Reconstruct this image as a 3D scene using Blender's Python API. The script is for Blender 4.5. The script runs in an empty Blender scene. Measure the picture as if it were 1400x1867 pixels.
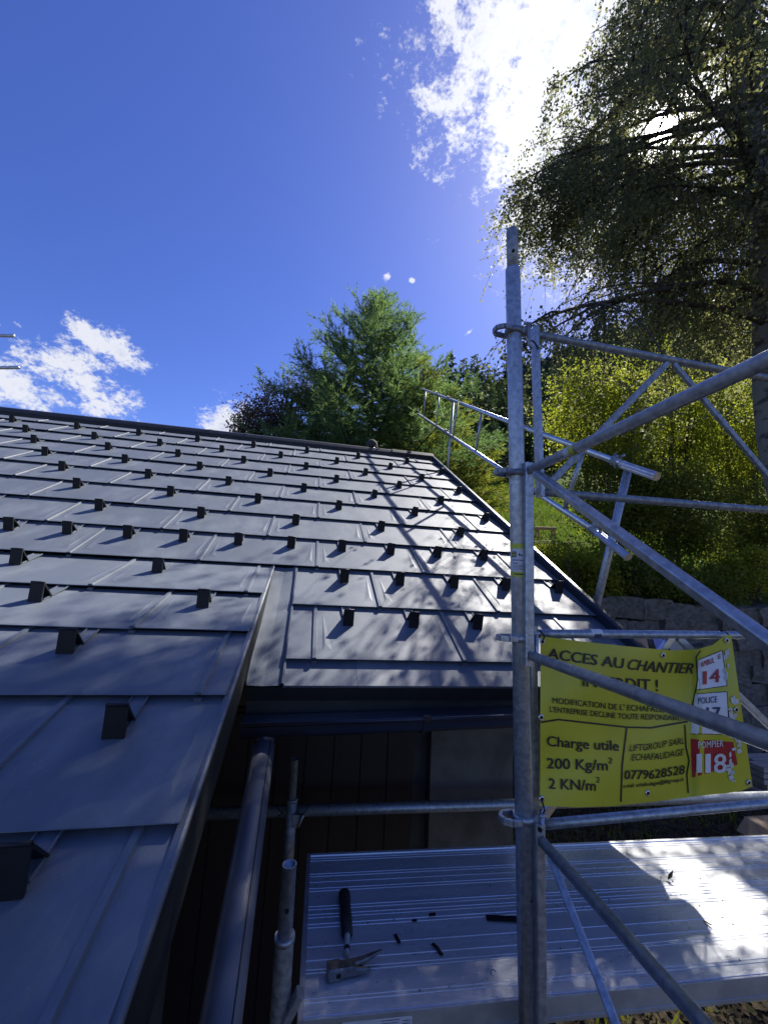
import bpy, bmesh, math, random
import numpy as np
from mathutils import Matrix, Vector
PI = math.pi
random.seed(7)
RNG = np.random.default_rng(11)
sc = bpy.context.scene
C = sc.collection

# ------------------------------------------------------------------ camera
# pose solved from the regular 0.70 x 0.42 m tile grid of the roof
F_PX, CX, CY = 735.454, 700.0, 933.5            # in pixels of the 1400 x 1867 photograph
W = np.array([[0.98085734, 0.08029633, 0.17740173],   # rows: world X (eaves), Y (away), Z (up)
              [-0.18784958, 0.15018034, 0.97064844],  # columns: camera right, down, forward
              [0.05129726, -0.98539249, 0.16238912]])
CZ = 2.8                                        # eye height above the yard
CAM = np.array([0.0, 0.0, CZ])
cam_d = bpy.data.cameras.new('camera')
cam = bpy.data.objects.new('camera', cam_d)
C.objects.link(cam)
cam_d.sensor_fit = 'VERTICAL'
cam_d.sensor_height = 24.0
cam_d.sensor_width = 18.0
cam_d.lens = 24.0 * F_PX / 1867.0
cam_d.clip_start = 0.02
cam_d.clip_end = 4000.0
R_ = W @ np.diag([1, -1, -1])
cam.matrix_world = Matrix.Translation(CAM) @ Matrix(R_.tolist()).to_4x4()
sc.camera = cam


def ray(x, y):
    return W @ np.array([(x - CX) / F_PX, (y - CY) / F_PX, 1.0])


def at_y(x, y, Y):
    d = ray(x, y); return CAM + d * (Y / d[1])


def at_x(x, y, X):
    d = ray(x, y); return CAM + d * (X / d[0])


def at_z(x, y, z):
    d = ray(x, y); return CAM + d * ((z - CZ) / d[2])


# ------------------------------------------------------------------ sky, sun, exposure
sun_v = ray(1205, 235); sun_v /= np.linalg.norm(sun_v)
SUN_EL = math.asin(sun_v[2])
SUN_AZ = math.atan2(sun_v[0], sun_v[1])         # from +Y towards +X

world = bpy.data.worlds.new('World')
sc.world = world
world.use_nodes = True
wn = world.node_tree; wn.nodes.clear()


class NT:
    """tiny node-graph helper"""
    def __init__(s, tree): s.t = tree

    def n(s, typ, **kw):
        nd = s.t.nodes.new(typ)
        for k, v in kw.items(): setattr(nd, k, v)
        return nd

    def put(s, sock, v):
        if v is None: return
        if isinstance(v, bpy.types.NodeSocket): s.t.links.new(v, sock)
        else: sock.default_value = v

    def m(s, op, a, b=None, c=None, clamp=False):
        nd = s.n('ShaderNodeMath', operation=op, use_clamp=clamp)
        s.put(nd.inputs[0], a); s.put(nd.inputs[1], b); s.put(nd.inputs[2], c)
        return nd.outputs[0]

    def v(s, op, a, b=None):
        nd = s.n('ShaderNodeVectorMath', operation=op)
        s.put(nd.inputs[0], a); s.put(nd.inputs[1], b)
        return nd.outputs['Value'] if op in ('DOT_PRODUCT', 'LENGTH') else nd.outputs[0]

    def mix(s, f, a, b, blend='MIX'):
        nd = s.n('ShaderNodeMix', data_type='RGBA', blend_type=blend)
        s.put(nd.inputs[0], f); s.put(nd.inputs[6], a); s.put(nd.inputs[7], b)
        return nd.outputs[2]

    def noise(s, vec, scale, detail=4, rough=.55, dist=0.0):
        nd = s.n('ShaderNodeTexNoise')
        s.put(nd.inputs['Vector'], vec); nd.inputs['Scale'].default_value = scale
        nd.inputs['Detail'].default_value = detail; nd.inputs['Roughness'].default_value = rough
        nd.inputs['Distortion'].default_value = dist
        return nd.outputs['Fac']

    def ramp(s, f, a, b):
        nd = s.n('ShaderNodeMapRange', clamp=True, interpolation_type='SMOOTHSTEP')
        s.put(nd.inputs[0], f); nd.inputs[1].default_value = a; nd.inputs[2].default_value = b
        return nd.outputs[0]


def c4(c): return (c[0], c[1], c[2], 1.0)


g = NT(wn)
tc = g.n('ShaderNodeTexCoord')
DIR = g.v('NORMALIZE', tc.outputs['Generated'])
sky = g.n('ShaderNodeTexSky', sky_type='NISHITA')
sky.sun_disc = False
sky.sun_elevation = SUN_EL
sky.sun_rotation = SUN_AZ
sky.altitude = 1500.0
sky.air_density = 1.0
sky.dust_density = 1.0
sky.ozone_density = 4.0
hs = g.n('ShaderNodeHueSaturation')
hs.inputs['Hue'].default_value = 0.523
hs.inputs['Saturation'].default_value = 1.20
hs.inputs['Value'].default_value = 1.0
g.put(hs.inputs['Color'], sky.outputs[0])
SKY_STRENGTH = 0.10
# fair-weather clouds: soft elliptical banks given as directions, broken up by fractal noise
clouds = [((1010, 120), .40, .25, 62), ((1010, 320), .26, .20, 60), ((945, 60), .16, .17, 40), ((960, 400), .10, .10, 0), ((1150, 230), .30, .26, 0),
          ((140, 690), .165, .075, 24), ((20, 702), .15, .065, 8), ((172, 615), .08, .04, 32), ((222, 640), .065, .045, 30),
          ((415, 768), .115, .075, 0), ((706, 503), .026, .018, 0), ((815, 660), .04, .022, 0), ((750, 512), .016, .010, 0),
          ((755, 640), .024, .02, 0), ((30, 590), .03, .012, 20), ((855, 605), .03, .011, -25),
          ((1500, 100), .35, .16, 20), ((-420, 640), .3, .05, 10)]
M = None
for (px, py), a, b, rot in clouds:
    c = ray(px, py); c /= np.linalg.norm(c)
    e1 = np.cross(c, [0, 0, 1.0]); e1 /= np.linalg.norm(e1)      # to the right
    e2 = np.cross(e1, c)
    th = math.radians(-rot)
    f1 = e1 * math.cos(th) + e2 * math.sin(th); f2 = -e1 * math.sin(th) + e2 * math.cos(th)
    x = g.m('DIVIDE', g.v('DOT_PRODUCT', DIR, tuple(f1)), a)
    y = g.m('DIVIDE', g.v('DOT_PRODUCT', DIR, tuple(f2)), b)
    r = g.m('SQRT', g.m('ADD', g.m('MULTIPLY', x, x), g.m('MULTIPLY', y, y)))
    # far side of the sphere is pushed out of the ellipse
    back = g.m('MULTIPLY', g.m('LESS_THAN', g.v('DOT_PRODUCT', DIR, tuple(c)), 0.0), 9.0)
    mi = g.m('SUBTRACT', 1.08 if a > .2 else (.72 if a < .05 else 1.02), g.m('ADD', r, back))
    M = mi if M is None else g.m('MAXIMUM', M, mi)
M = g.m('MAXIMUM', M, -1.0)
stretch = g.v('MULTIPLY', DIR, (1.0, 1.0, 1.5))
nz = g.noise(stretch, 9.0, 9, .62, .6)
nz2 = g.noise(g.v('ADD', stretch, (3.1, 1.7, .4)), 26.0, 6, .6, .3)
nz3 = g.noise(g.v('ADD', stretch, (7.3, 2.2, 1.4)), 120.0, 5, .62, .4)
dens = g.m('ADD', g.m('MULTIPLY_ADD', nz, 2.2, -1.1), g.m('MULTIPLY_ADD', nz2, 1.9, -.95))
dens = g.m('ADD', dens, g.m('MULTIPLY_ADD', nz3, 1.2, -.6))
dens = g.m('ADD', dens, g.m('MULTIPLY_ADD', M, 1.35, -.42))
cov = g.ramp(dens, -.02, .62)
inner = g.ramp(dens, .5, 1.6)
sdot = g.v('DOT_PRODUCT', DIR, tuple(sun_v))
near_sun = g.m('POWER', g.m('MAXIMUM', sdot, 0.0), 22.0)
shade = g.noise(g.v('ADD', stretch, (9.0, 2.0, 5.0)), 11.0, 7, .62, .5)
ccol = g.mix(g.m('MULTIPLY', g.ramp(shade, .40, .60), inner), (4.9, 5.0, 5.4, 1), (2.9, 3.2, 4.2, 1))
bright = g.m('MULTIPLY_ADD', near_sun, .55, .92)
ccol = g.mix(1.0, ccol, bright, 'MULTIPLY')
col = g.mix(g.m('MULTIPLY', cov, .93), hs.outputs[0], ccol)
# aureole and disc of the sun, as the open sky shows them
aure = g.m('MULTIPLY', g.m('POWER', g.m('MAXIMUM', sdot, 0.0), 900.0), 26.0)
disc = g.m('MULTIPLY', g.ramp(sdot, math.cos(math.radians(1.35)), math.cos(math.radians(.7))), 160.0)
add = g.n('ShaderNodeMix', data_type='RGBA', blend_type='ADD')
add.inputs[0].default_value = 1.0
g.put(add.inputs[6], col)
g.put(add.inputs[7], g.mix(1.0, (1.0, .97, .9, 1), g.m('ADD', aure, disc), 'MULTIPLY'))
bg = g.n('ShaderNodeBackground')
g.put(bg.inputs[0], add.outputs[2]); bg.inputs[1].default_value = SKY_STRENGTH
out = g.n('ShaderNodeOutputWorld')
wn.links.new(bg.outputs[0], out.inputs[0])

sd = bpy.data.lights.new('sun', 'SUN')
sd.energy = 5.0
sd.angle = math.radians(0.53)
sd.color = (1.0, .955, .88)
sun = bpy.data.objects.new('sun', sd)
C.objects.link(sun)
sun.rotation_euler = Vector(tuple(sun_v)).to_track_quat('Z', 'Y').to_euler()
sun.location = (8, 7, 14)

vs = sc.view_settings
vs.view_transform = 'Standard'; vs.look = 'None'; vs.exposure = 0.95; vs.gamma = 1.0
vs.use_curve_mapping = False
sc.render.engine = 'CYCLES'
sc.cycles.use_denoising = True
sc.cycles.max_bounces = 6
sc.cycles.diffuse_bounces = 3
sc.cycles.glossy_bounces = 3
sc.cycles.transmission_bounces = 4
sc.cycles.transparent_max_bounces = 8
sc.cycles.caustics_reflective = False
sc.cycles.caustics_refractive = False
sc.cycles.sample_clamp_indirect = 4.0

# ------------------------------------------------------------------ materials
MATS = {}


def base_nodes(name):
    m = bpy.data.materials.new(name); m.use_nodes = True
    t = m.node_tree; t.nodes.clear()
    h = NT(t)
    o = h.n('ShaderNodeOutputMaterial')
    p = h.n('ShaderNodeBsdfPrincipled')
    t.links.new(p.outputs[0], o.inputs[0])
    tcn = h.n('ShaderNodeTexCoord'); oi = h.n('ShaderNodeObjectInfo')
    off = h.m('MULTIPLY', oi.outputs['Random'], 37.0)
    vec = h.v('ADD', tcn.outputs['Object'], off)
    MATS[name] = m
    return m, h, p, o, vec


def mat(name, c1, c2=None, scale=6.0, rough=.55, rvar=.1, metal=0.0, bump=0.0, bscale=60.0, spec=.5, contrast=(.35, .65), detail=5, speck=0.0, stretch=None):
    m, h, p, o, vec = base_nodes(name)
    if stretch: vec = h.v('MULTIPLY', vec, stretch)
    c2 = c2 or tuple(x * .8 for x in c1)
    n1 = h.noise(vec, scale, detail, .6)
    col = h.mix(h.ramp(n1, *contrast), c4(c1), c4(c2))
    if speck:
        vo = h.n('ShaderNodeTexVoronoi'); h.put(vo.inputs['Vector'], vec); vo.inputs['Scale'].default_value = 70.0
        sp = h.m('LESS_THAN', vo.outputs['Distance'], speck)
        big = h.ramp(h.noise(vec, 7.0, 3), .5, .75)
        col = h.mix(h.m('MULTIPLY', sp, big), col, (.42, .43, .45, 1))
    h.put(p.inputs['Base Color'], col)
    h.put(p.inputs['Roughness'], h.m('MULTIPLY_ADD', h.noise(vec, scale * 1.7, 4), rvar * 2, rough - rvar))
    p.inputs['Metallic'].default_value = metal
    p.inputs['Specular IOR Level'].default_value = spec
    if bump:
        b = h.n('ShaderNodeBump'); b.inputs['Strength'].default_value = bump; b.inputs['Distance'].default_value = .01
        h.put(b.inputs['Height'], h.noise(vec, bscale, 4, .6)); h.put(p.inputs['Normal'], b.outputs[0])
    return m


def leaf_mat(name, ca, cb, cc=None, transl=.45, tcol=None, rough=.55, spec=.12):
    m, h, p, o, vec = base_nodes(name)
    ge = h.n('ShaderNodeNewGeometry')
    rnd = ge.outputs['Random Per Island']
    col = h.mix(rnd, c4(ca), c4(cb))
    if cc: col = h.mix(h.ramp(h.m('FRACT', h.m('MULTIPLY', rnd, 13.7)), .72, 1.0), col, c4(cc))
    big = h.noise(vec, .9, 3)
    col = h.mix(1.0, col, h.mix(h.ramp(big, .35, .65), (.8, .82, .8, 1), (1.2, 1.15, 1.0, 1)), 'MULTIPLY')
    h.put(p.inputs['Base Color'], col)
    p.inputs['Roughness'].default_value = rough
    p.inputs['Specular IOR Level'].default_value = spec
    tr = h.n('ShaderNodeBsdfTranslucent')
    k = tcol or (2.1, 2.2, 1.1)
    h.put(tr.inputs[0], h.mix(1.0, col, c4(k), 'MULTIPLY'))
    mx = h.n('ShaderNodeMixShader'); mx.inputs[0].default_value = transl
    h.t.links.new(p.outputs[0], mx.inputs[1]); h.t.links.new(tr.outputs[0], mx.inputs[2])
    h.t.links.new(mx.outputs[0], o.inputs[0])
    return m


def roof_mat(name, c1, c2, rough):
    """powder-coated aluminium: stucco grain, slight oil-canning, dust and drip marks"""
    m, h, p, o, vec = base_nodes(name)
    dust = h.ramp(h.noise(h.v('MULTIPLY', vec, (1, .45, 1)), 5.0, 6, .65), .42, .74)
    col = h.mix(dust, c4(c1), c4(c2))
    vo = h.n('ShaderNodeTexVoronoi'); h.put(vo.inputs['Vector'], vec); vo.inputs['Scale'].default_value = 60.0
    sp = h.m('MULTIPLY', h.m('LESS_THAN', vo.outputs['Distance'], .085), h.ramp(h.noise(vec, 4.0, 3), .46, .66))
    col = h.mix(h.m('MULTIPLY', sp, .7), col, (.30, .31, .33, 1))
    h.put(p.inputs['Base Color'], col)
    h.put(p.inputs['Roughness'], h.m('MULTIPLY_ADD', h.noise(vec, 9.0, 5), .22, rough - .11))
    p.inputs['Specular IOR Level'].default_value = .5
    b1 = h.n('ShaderNodeBump'); b1.inputs['Strength'].default_value = .16; b1.inputs['Distance'].default_value = .003
    h.put(b1.inputs['Height'], h.noise(vec, 260.0, 2, .5))
    b2 = h.n('ShaderNodeBump'); b2.inputs['Strength'].default_value = .30; b2.inputs['Distance'].default_value = .02
    h.put(b2.inputs['Height'], h.noise(vec, 4.5, 1, .4)); h.put(b2.inputs['Normal'], b1.outputs[0])
    h.put(p.inputs['Normal'], b2.outputs[0])
    return m


roof_mat('roof', (.098, .116, .142), (.158, .176, .198), .58)
mat('roof_dark', (.012, .015, .018), (.020, .022, .026), 9, .5, bump=.05)
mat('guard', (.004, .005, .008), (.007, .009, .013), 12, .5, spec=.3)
mat('fascia', (.006, .009, .011), (.010, .013, .015), 5, .75, bump=.05, spec=.25)
mat('gutter', (.012, .016, .028), (.018, .022, .034), 5, .35)
mat('pipe', (.085, .092, .115), (.11, .118, .14), 6, .38, .08)
mat('galv', (.27, .295, .33), (.47, .495, .53), 60, .42, .14, .70, .12, 120, contrast=(.30, .70), speck=.05, detail=9)
mat('galv_old', (.19, .21, .228), (.34, .355, .368), 48, .52, .12, .55, .12, 90, speck=.04)
mat('galv_bright', (.50, .52, .55), (.62, .64, .66), 20, .30, .08, .9)
mat('alu', (.64, .65, .68), (.76, .77, .79), 14, .28, .08, .50, .04, 120, stretch=(.15, 1, 1))
mat('alu_edge', (.36, .37, .38), (.46, .47, .48), 14, .48, .1, .6)
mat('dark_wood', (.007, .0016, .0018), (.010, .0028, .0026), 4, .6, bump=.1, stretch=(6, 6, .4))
mat('plaster', (.075, .072, .066), (.12, .115, .105), 7, .9, bump=.6, bscale=25)
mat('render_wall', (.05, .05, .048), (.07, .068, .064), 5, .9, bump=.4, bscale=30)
mat('stone', (.075, .07, .064), (.15, .14, .128), 5, .9, bump=.7, bscale=14)
mat('mortar', (.022, .02, .018), (.035, .032, .028), 9, .95, bump=.5)
mat('soil', (.060, .046, .032), (.10, .08, .055), 3, .95, bump=.8, bscale=12)
mat('meadow', (.060, .095, .022), (.105, .12, .035), 1.5, .9, bump=.6, bscale=8)
mat('bark_birch', (.20, .19, .17), (.06, .053, .046), 5, .85, bump=.5, bscale=20, contrast=(.48, .62), stretch=(1, 1, 2.6))
mat('bark', (.075, .06, .048), (.12, .10, .08), 9, .9, bump=.6, bscale=22)
mat('bark_dark', (.040, .034, .030), (.06, .05, .043), 12, .9)
mat('wood', (.36, .25, .14), (.46, .34, .21), 5, .7, bump=.1, stretch=(.3, 5, 5))
mat('wood_grey', (.30, .27, .23), (.40, .37, .32), 5, .75, bump=.1, stretch=(.3, 5, 5))
mat('card', (.30, .21, .13), (.38, .28, .19), 4, .85)
mat('paper', (.62, .62, .6), (.72, .72, .7), 8, .7)
mat('plastic_blue', (.16, .17, .42), (.22, .24, .5), 8, .35)
mat('banner', (.46, .43, .022), (.54, .50, .035), 3.5, .42, .08, bump=.10, bscale=9)
mat('ink', (.012, .012, .012), (.02, .02, .02), 9, .5)
mat('ink_navy', (.014, .020, .085), None, 9, .5)
mat('ink_red', (.34, .012, .022), (.40, .02, .03), 9, .45)
mat('print_white', (.66, .66, .66), (.72, .72, .72), 6, .5)
mat('scuff', (.45, .46, .43), (.62, .62, .6), 18, .6, contrast=(.4, .6))
mat('label_yellow', (.50, .53, .05), None, 9, .4)
mat('label_white', (.55, .57, .62), None, 9, .4)
mat('rubber', (.010, .010, .011), (.018, .018, .018), 30, .65, bump=.1, bscale=200)
mat('tool_steel', (.14, .14, .135), (.30, .29, .27), 40, .34, .12, .85, contrast=(.3, .7))
mat('shaft', (.55, .56, .55), (.42, .43, .42), 30, .4, .1, .2)
mat('hole', (.004, .004, .005), None, 5, .9)
mat('rock_far', (.10, .115, .10), (.16, .165, .15), .02, .95)
leaf_mat('leaf_birch', (.098, .112, .056), (.138, .148, .074), (.18, .17, .08), .52, (2.2, 2.2, 1.75))
leaf_mat('leaf_lime', (.105, .130, .024), (.155, .170, .034), (.19, .18, .04), .58, (2.5, 2.6, 1.2))
leaf_mat('leaf_shrub', (.065, .095, .022), (.11, .135, .034), (.15, .15, .04), .48, (2.4, 2.3, 1.1))
leaf_mat('leaf_copper', (.085, .066, .056), (.14, .11, .09), (.05, .06, .02), .25, (1.6, 1.2, 1.1))
leaf_mat('needle', (.082, .140, .068), (.130, .190, .085), None, .42, (1.9, 2.0, 1.3), .6)
leaf_mat('needle_yellow', (.110, .140, .034), (.17, .18, .045), None, .45, (2.0, 2.0, 1.1), .6)
leaf_mat('needle_dark', (.024, .044, .026), (.045, .072, .038), None, .2, (1.3, 1.5, 1.0), .6)
leaf_mat('needle_mid', (.060, .090, .042), (.095, .12, .056), None, .25, (1.4, 1.5, 1.0), .6)
leaf_mat('grass', (.050, .095, .016), (.085, .125, .026), (.12, .12, .04), .4, None, .8, .02)
leaf_mat('litter', (.050, .040, .028), (.085, .068, .046), (.06, .07, .03), .1, (1.2, 1.2, 1.2), .8)

# ------------------------------------------------------------------ mesh helpers
WMX = {}


def T(v): return Matrix.Translation(Vector([float(a) for a in v]))


def link(o, parent=None, mw=None, **props):
    mw = mw or Matrix.Identity(4)
    C.objects.link(o)
    if parent is not None:
        o.parent = parent
        o.matrix_parent_inverse = WMX[parent.name].inverted()
    o.matrix_basis = mw
    WMX[o.name] = mw
    for k, v in props.items(): o[k] = v
    return o


def empty(name, loc, label, category, group=None):
    o = bpy.data.objects.new(name, None)
    o.empty_display_size = .1
    link(o, None, T(loc), label=label, category=category)
    if group: o['group'] = group
    return o


def mesh_obj(name, me, m, parent=None, mw=None, **props):
    o = bpy.data.objects.new(name, me)
    if m is not None and not me.materials:
        for mm in (m if isinstance(m, (list, tuple)) else [m]): me.materials.append(MATS[mm])
    return link(o, parent, mw, **props)


class MB:
    def __init__(s): s.v = []; s.f = []; s.sm = []

    def add(s, vs, fs, smooth=False):
        b = len(s.v)
        s.v += [tuple(float(c) for c in v) for v in vs]
        s.f += [tuple(i + b for i in f) for f in fs]
        s.sm += [smooth] * len(fs)
        return s

    def box(s, c, size, M=None):
        c = np.array(c, float); h = np.array(size, float) / 2
        vs = [c + h * np.array(k) for k in [(-1, -1, -1), (1, -1, -1), (1, 1, -1), (-1, 1, -1), (-1, -1, 1), (1, -1, 1), (1, 1, 1), (-1, 1, 1)]]
        if M is not None: vs = [tuple(M @ Vector(v)) for v in vs]
        return s.add(vs, [(0, 3, 2, 1), (4, 5, 6, 7), (0, 1, 5, 4), (1, 2, 6, 5), (2, 3, 7, 6), (3, 0, 4, 7)])

    def bar(s, p, q, w, h, up=(0, 0, 1)):
        """rectangular bar from p to q; w across, h along 'up'; edges bevelled a little"""
        p = np.array(p, float); q = np.array(q, float); d = q - p; L = np.linalg.norm(d); d /= L
        a = np.cross(d, up); a /= np.linalg.norm(a); b = np.cross(a, d)
        e = min(w, h) * .12
        prof = [(-w/2+e, -h/2), (w/2-e, -h/2), (w/2, -h/2+e), (w/2, h/2-e), (w/2-e, h/2), (-w/2+e, h/2), (-w/2, h/2-e), (-w/2, -h/2+e)]
        vs = [p + a*x + b*y for x, y in prof] + [q + a*x + b*y for x, y in prof]
        fs = [(i, (i+1) % 8, 8 + (i+1) % 8, 8 + i) for i in range(8)] + [tuple(range(7, -1, -1)), tuple(range(8, 16))]
        return s.add(vs, fs)

    def tube(s, pts, r, n=16, caps=True, hollow=0.0):
        pts = [np.array(p, float) for p in pts]
        rs = r if isinstance(r, (list, tuple, np.ndarray)) else [r] * len(pts)
        base = len(s.v); prev = None
        for i, p in enumerate(pts):
            d = pts[min(i+1, len(pts)-1)] - pts[max(i-1, 0)]
            d = d / (np.linalg.norm(d) + 1e-12)
            if prev is None:
                ref = np.array([0, 0, 1.0]) if abs(d[2]) < .9 else np.array([1.0, 0, 0])
                a = np.cross(d, ref)
            else:
                a = prev - d * (prev @ d)
            a /= np.linalg.norm(a); prev = a; b = np.cross(d, a)
            for k in range(n):
                t = 2*PI*k/n
                s.v.append(tuple(p + rs[i]*(a*math.cos(t) + b*math.sin(t))))
        for i in range(len(pts)-1):
            for k in range(n):
                s.f.append((base+i*n+k, base+i*n+(k+1) % n, base+(i+1)*n+(k+1) % n, base+(i+1)*n+k)); s.sm.append(True)
        if hollow:
            # open pipe end: ring lip and inner wall at both ends
            for i, sg in ((0, 1), (len(pts)-1, -1)):
                d = pts[1]-pts[0] if i == 0 else pts[-2]-pts[-1]
                d = d/np.linalg.norm(d)
                c = np.array(pts[i]); b2 = len(s.v)
                ring = [np.array(s.v[base+i*n+k]) for k in range(n)]
                s.v += [tuple(c+(q-c)*hollow) for q in ring]
                s.v += [tuple(c+(q-c)*hollow+d*.09) for q in ring]
                for k in range(n):
                    k2 = (k+1) % n
                    s.f.append((base+i*n+k, base+i*n+k2, b2+k2, b2+k)); s.sm.append(False)
                    s.f.append((b2+k, b2+k2, b2+n+k2, b2+n+k)); s.sm.append(True)
        elif caps:
            s.f.append(tuple(base+k for k in range(n-1, -1, -1))); s.sm.append(False)
            e = base+(len(pts)-1)*n
            s.f.append(tuple(e+k for k in range(n))); s.sm.append(False)
        return s

    def prism(s, poly, p0, p1):
        """closed 3-D polygon poly (list of points) swept from offset p0 to p1"""
        n = len(poly); p0 = np.array(p0, float); p1 = np.array(p1, float)
        vs = [np.array(q, float)+p0 for q in poly]+[np.array(q, float)+p1 for q in poly]
        fs = [(i, (i+1) % n, n+(i+1) % n, n+i) for i in range(n)]+[tuple(range(n-1, -1, -1)), tuple(range(n, 2*n))]
        return s.add(vs, fs)

    def mesh(s, name):
        me = bpy.data.meshes.new(name)
        me.from_pydata(s.v, [], s.f)
        me.polygons.foreach_set('use_smooth', s.sm)
        me.update()
        return me

    def build(s, name, m, parent=None, mw=None, **props):
        return mesh_obj(name, s.mesh(name), m, parent, mw, **props)


def quads_mesh(name, V4, smooth=False):
    """V4: (N,4,3) array of quads"""
    n = len(V4)
    me = bpy.data.meshes.new(name)
    me.vertices.add(4*n); me.vertices.foreach_set('co', V4.reshape(-1).astype(np.float32))
    me.loops.add(4*n); me.loops.foreach_set('vertex_index', np.arange(4*n, dtype=np.int32))
    me.polygons.add(n); me.polygons.foreach_set('loop_start', np.arange(0, 4*n, 4, dtype=np.int32))
    me.update(calc_edges=True)
    return me


def unit(a): return a/(np.linalg.norm(a, axis=-1, keepdims=True)+1e-9)


def leaf_quads(P, L, Wd, axis=None, spread=1.0, rng=RNG):
    """rhombic leaves at P; axis = preferred pointing direction"""
    n = len(P)
    d = rng.normal(size=(n, 3))
    if axis is not None: d = np.asarray(axis)+d*spread
    d = unit(d)
    s = unit(np.cross(d, rng.normal(size=(n, 3))))
    nn = np.cross(d, s)
    L = np.broadcast_to(L, (n,))[:, None]*rng.uniform(.7, 1.25, (n, 1)); Wd = np.broadcast_to(Wd, (n,))[:, None]*rng.uniform(.75, 1.2, (n, 1))
    a = P; b = P+d*L*.42+s*Wd*.5+nn*Wd*.10; c = P+d*L; e = P+d*L*.42-s*Wd*.5+nn*Wd*.10
    return np.stack([a, b, c, e], 1)


# ------------------------------------------------------------------ ground
def smooth(a, b, x):
    t = np.clip((x-a)/(b-a), 0, 1); return t*t*(3-2*t)


WALL_Y = 6.6


def bank_y(x):
    return WALL_Y + 5.4*(1-smooth(-1.5, 2.0, np.asarray(x, float)))


def ground_z(x, y):
    x = np.asarray(x, float); y = np.asarray(y, float)
    d = y-bank_y(x)
    step = 2.62*smooth(.05, .6, d)
    grad = 2.62*smooth(-1.5, 5.5, d)
    k = smooth(.5, 2.3, x)*(1-smooth(11, 15, x))
    z = step*k+grad*(1-k)
    rise = np.where(d > .6, .44*(d-.6), 0.0)
    rise = np.where(d > 40, .44*39.4+.20*(d-40), rise)
    z = z+rise*(.30+.70*smooth(-6, 6, x))
    z = z+.06*np.sin(x*1.3+.7)*np.sin(y*1.1)*smooth(.5, 3, d)
    return z+.03*np.sin(x*3.1)*np.cos(y*2.3)*(1-smooth(-.5, .3, d))


def grid_mesh(name, xs, ys, zf):
    X, Y = np.meshgrid(xs, ys)
    Z = zf(X, Y)
    nx, ny = len(xs), len(ys)
    me = bpy.data.meshes.new(name)
    idx = np.arange(nx*ny).reshape(ny, nx)
    q = np.stack([idx[:-1, :-1], idx[:-1, 1:], idx[1:, 1:], idx[1:, :-1]], -1).reshape(-1, 4)
    me.vertices.add(nx*ny); me.vertices.foreach_set('co', np.stack([X, Y, Z], -1).reshape(-1).astype(np.float32))
    me.loops.add(q.size); me.loops.foreach_set('vertex_index', q.reshape(-1).astype(np.int32))
    me.polygons.add(len(q)); me.polygons.foreach_set('loop_start', np.arange(0, q.size, 4, dtype=np.int32))
    me.polygons.foreach_set('use_smooth', np.ones(len(q), bool))
    me.update(calc_edges=True)
    return me


t = np.linspace(-1, 1, 230)
gx = 4+np.sign(t)*np.abs(t)**3*420
gy = 7+np.sign(t)*np.abs(t)**3*420
gm, gh, gp, go, gv = base_nodes('ground')
geo = gh.n('ShaderNodeNewGeometry')
sep = gh.n('ShaderNodeSeparateXYZ'); gh.put(sep.inputs[0], geo.outputs['Position'])
n1 = gh.noise(gv, 2.5, 6, .65); n2 = gh.noise(gv, 14, 5, .65)
soil = gh.mix(gh.ramp(n2, .35, .68), (.045, .036, .026, 1), (.105, .085, .058, 1))
grass = gh.mix(gh.ramp(n1, .35, .65), (.055, .090, .020, 1), (.105, .125, .034, 1))
mk = gh.ramp(gh.m('ADD', sep.outputs[2], gh.m('MULTIPLY_ADD', n1, 2.0, -1.0)), 2.3, 3.1)
gh.put(gp.inputs['Base Color'], gh.mix(mk, soil, grass))
gp.inputs['Roughness'].default_value = 1.0
gp.inputs['Specular IOR Level'].default_value = .03
gb = gh.n('ShaderNodeBump'); gb.inputs['Strength'].default_value = .8; gb.inputs['Distance'].default_value = .05
gh.put(gb.inputs['Height'], n2); gh.put(gp.inputs['Normal'], gb.outputs[0])
mesh_obj('ground', grid_mesh('ground', gx, gy, ground_z), 'ground', kind='structure')

# ------------------------------------------------------------------ house
RO = np.array([-1.33402, 1.52444, -0.59155+CZ])      # roof-grid origin
PITCH = math.radians(29.606)
cp, sp_ = math.cos(PITCH), math.sin(PITCH)
TW, TH = 0.70, 0.42
U_R, U_L = 3.09, -5.25                               # verge and far end of the roof
V_E, V_R = 0.283, 4.985


def plane(origin, ang):
    c, s = math.cos(ang), math.sin(ang)
    return Matrix(((1, 0, 0, origin[0]), (0, c, -s, origin[1]), (0, s, c, origin[2]), (0, 0, 0, 1)))


MAIN = plane(RO, PITCH)
HINGE = RO+np.array([0, cp, sp_])*1.26
LOWP = math.radians(18.5)
LOW = plane(HINGE, LOWP)                             # v negative going down


def uv_on(Mx, x, y):
    o = np.array(Mx.translation); n = np.array(Mx.col[2][:3])
    d = ray(x, y); p = CAM+d*(((o-CAM)@n)/(d@n))
    q = Mx.inverted() @ Vector(p)
    return q.x, q.y


house = empty('house', (0, 6, 0), 'dark house with anthracite metal shingle roof, low porch roof and black gutter', 'house')

# roof body: solid slab under the tiles, both slopes
mb = MB()
yr = RO[1]+V_R*cp; zr = RO[2]+V_R*sp_
prof = [(RO[1]+V_E*cp, RO[2]+V_E*sp_-.006), (yr, zr-.006), (2*yr-RO[1]-V_E*cp, RO[2]+V_E*sp_-.006), (2*yr-RO[1]-V_E*cp, RO[2]+V_E*sp_-.12), (yr, zr-.17), (RO[1]+V_E*cp+.02, RO[2]+V_E*sp_-.06)]
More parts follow.
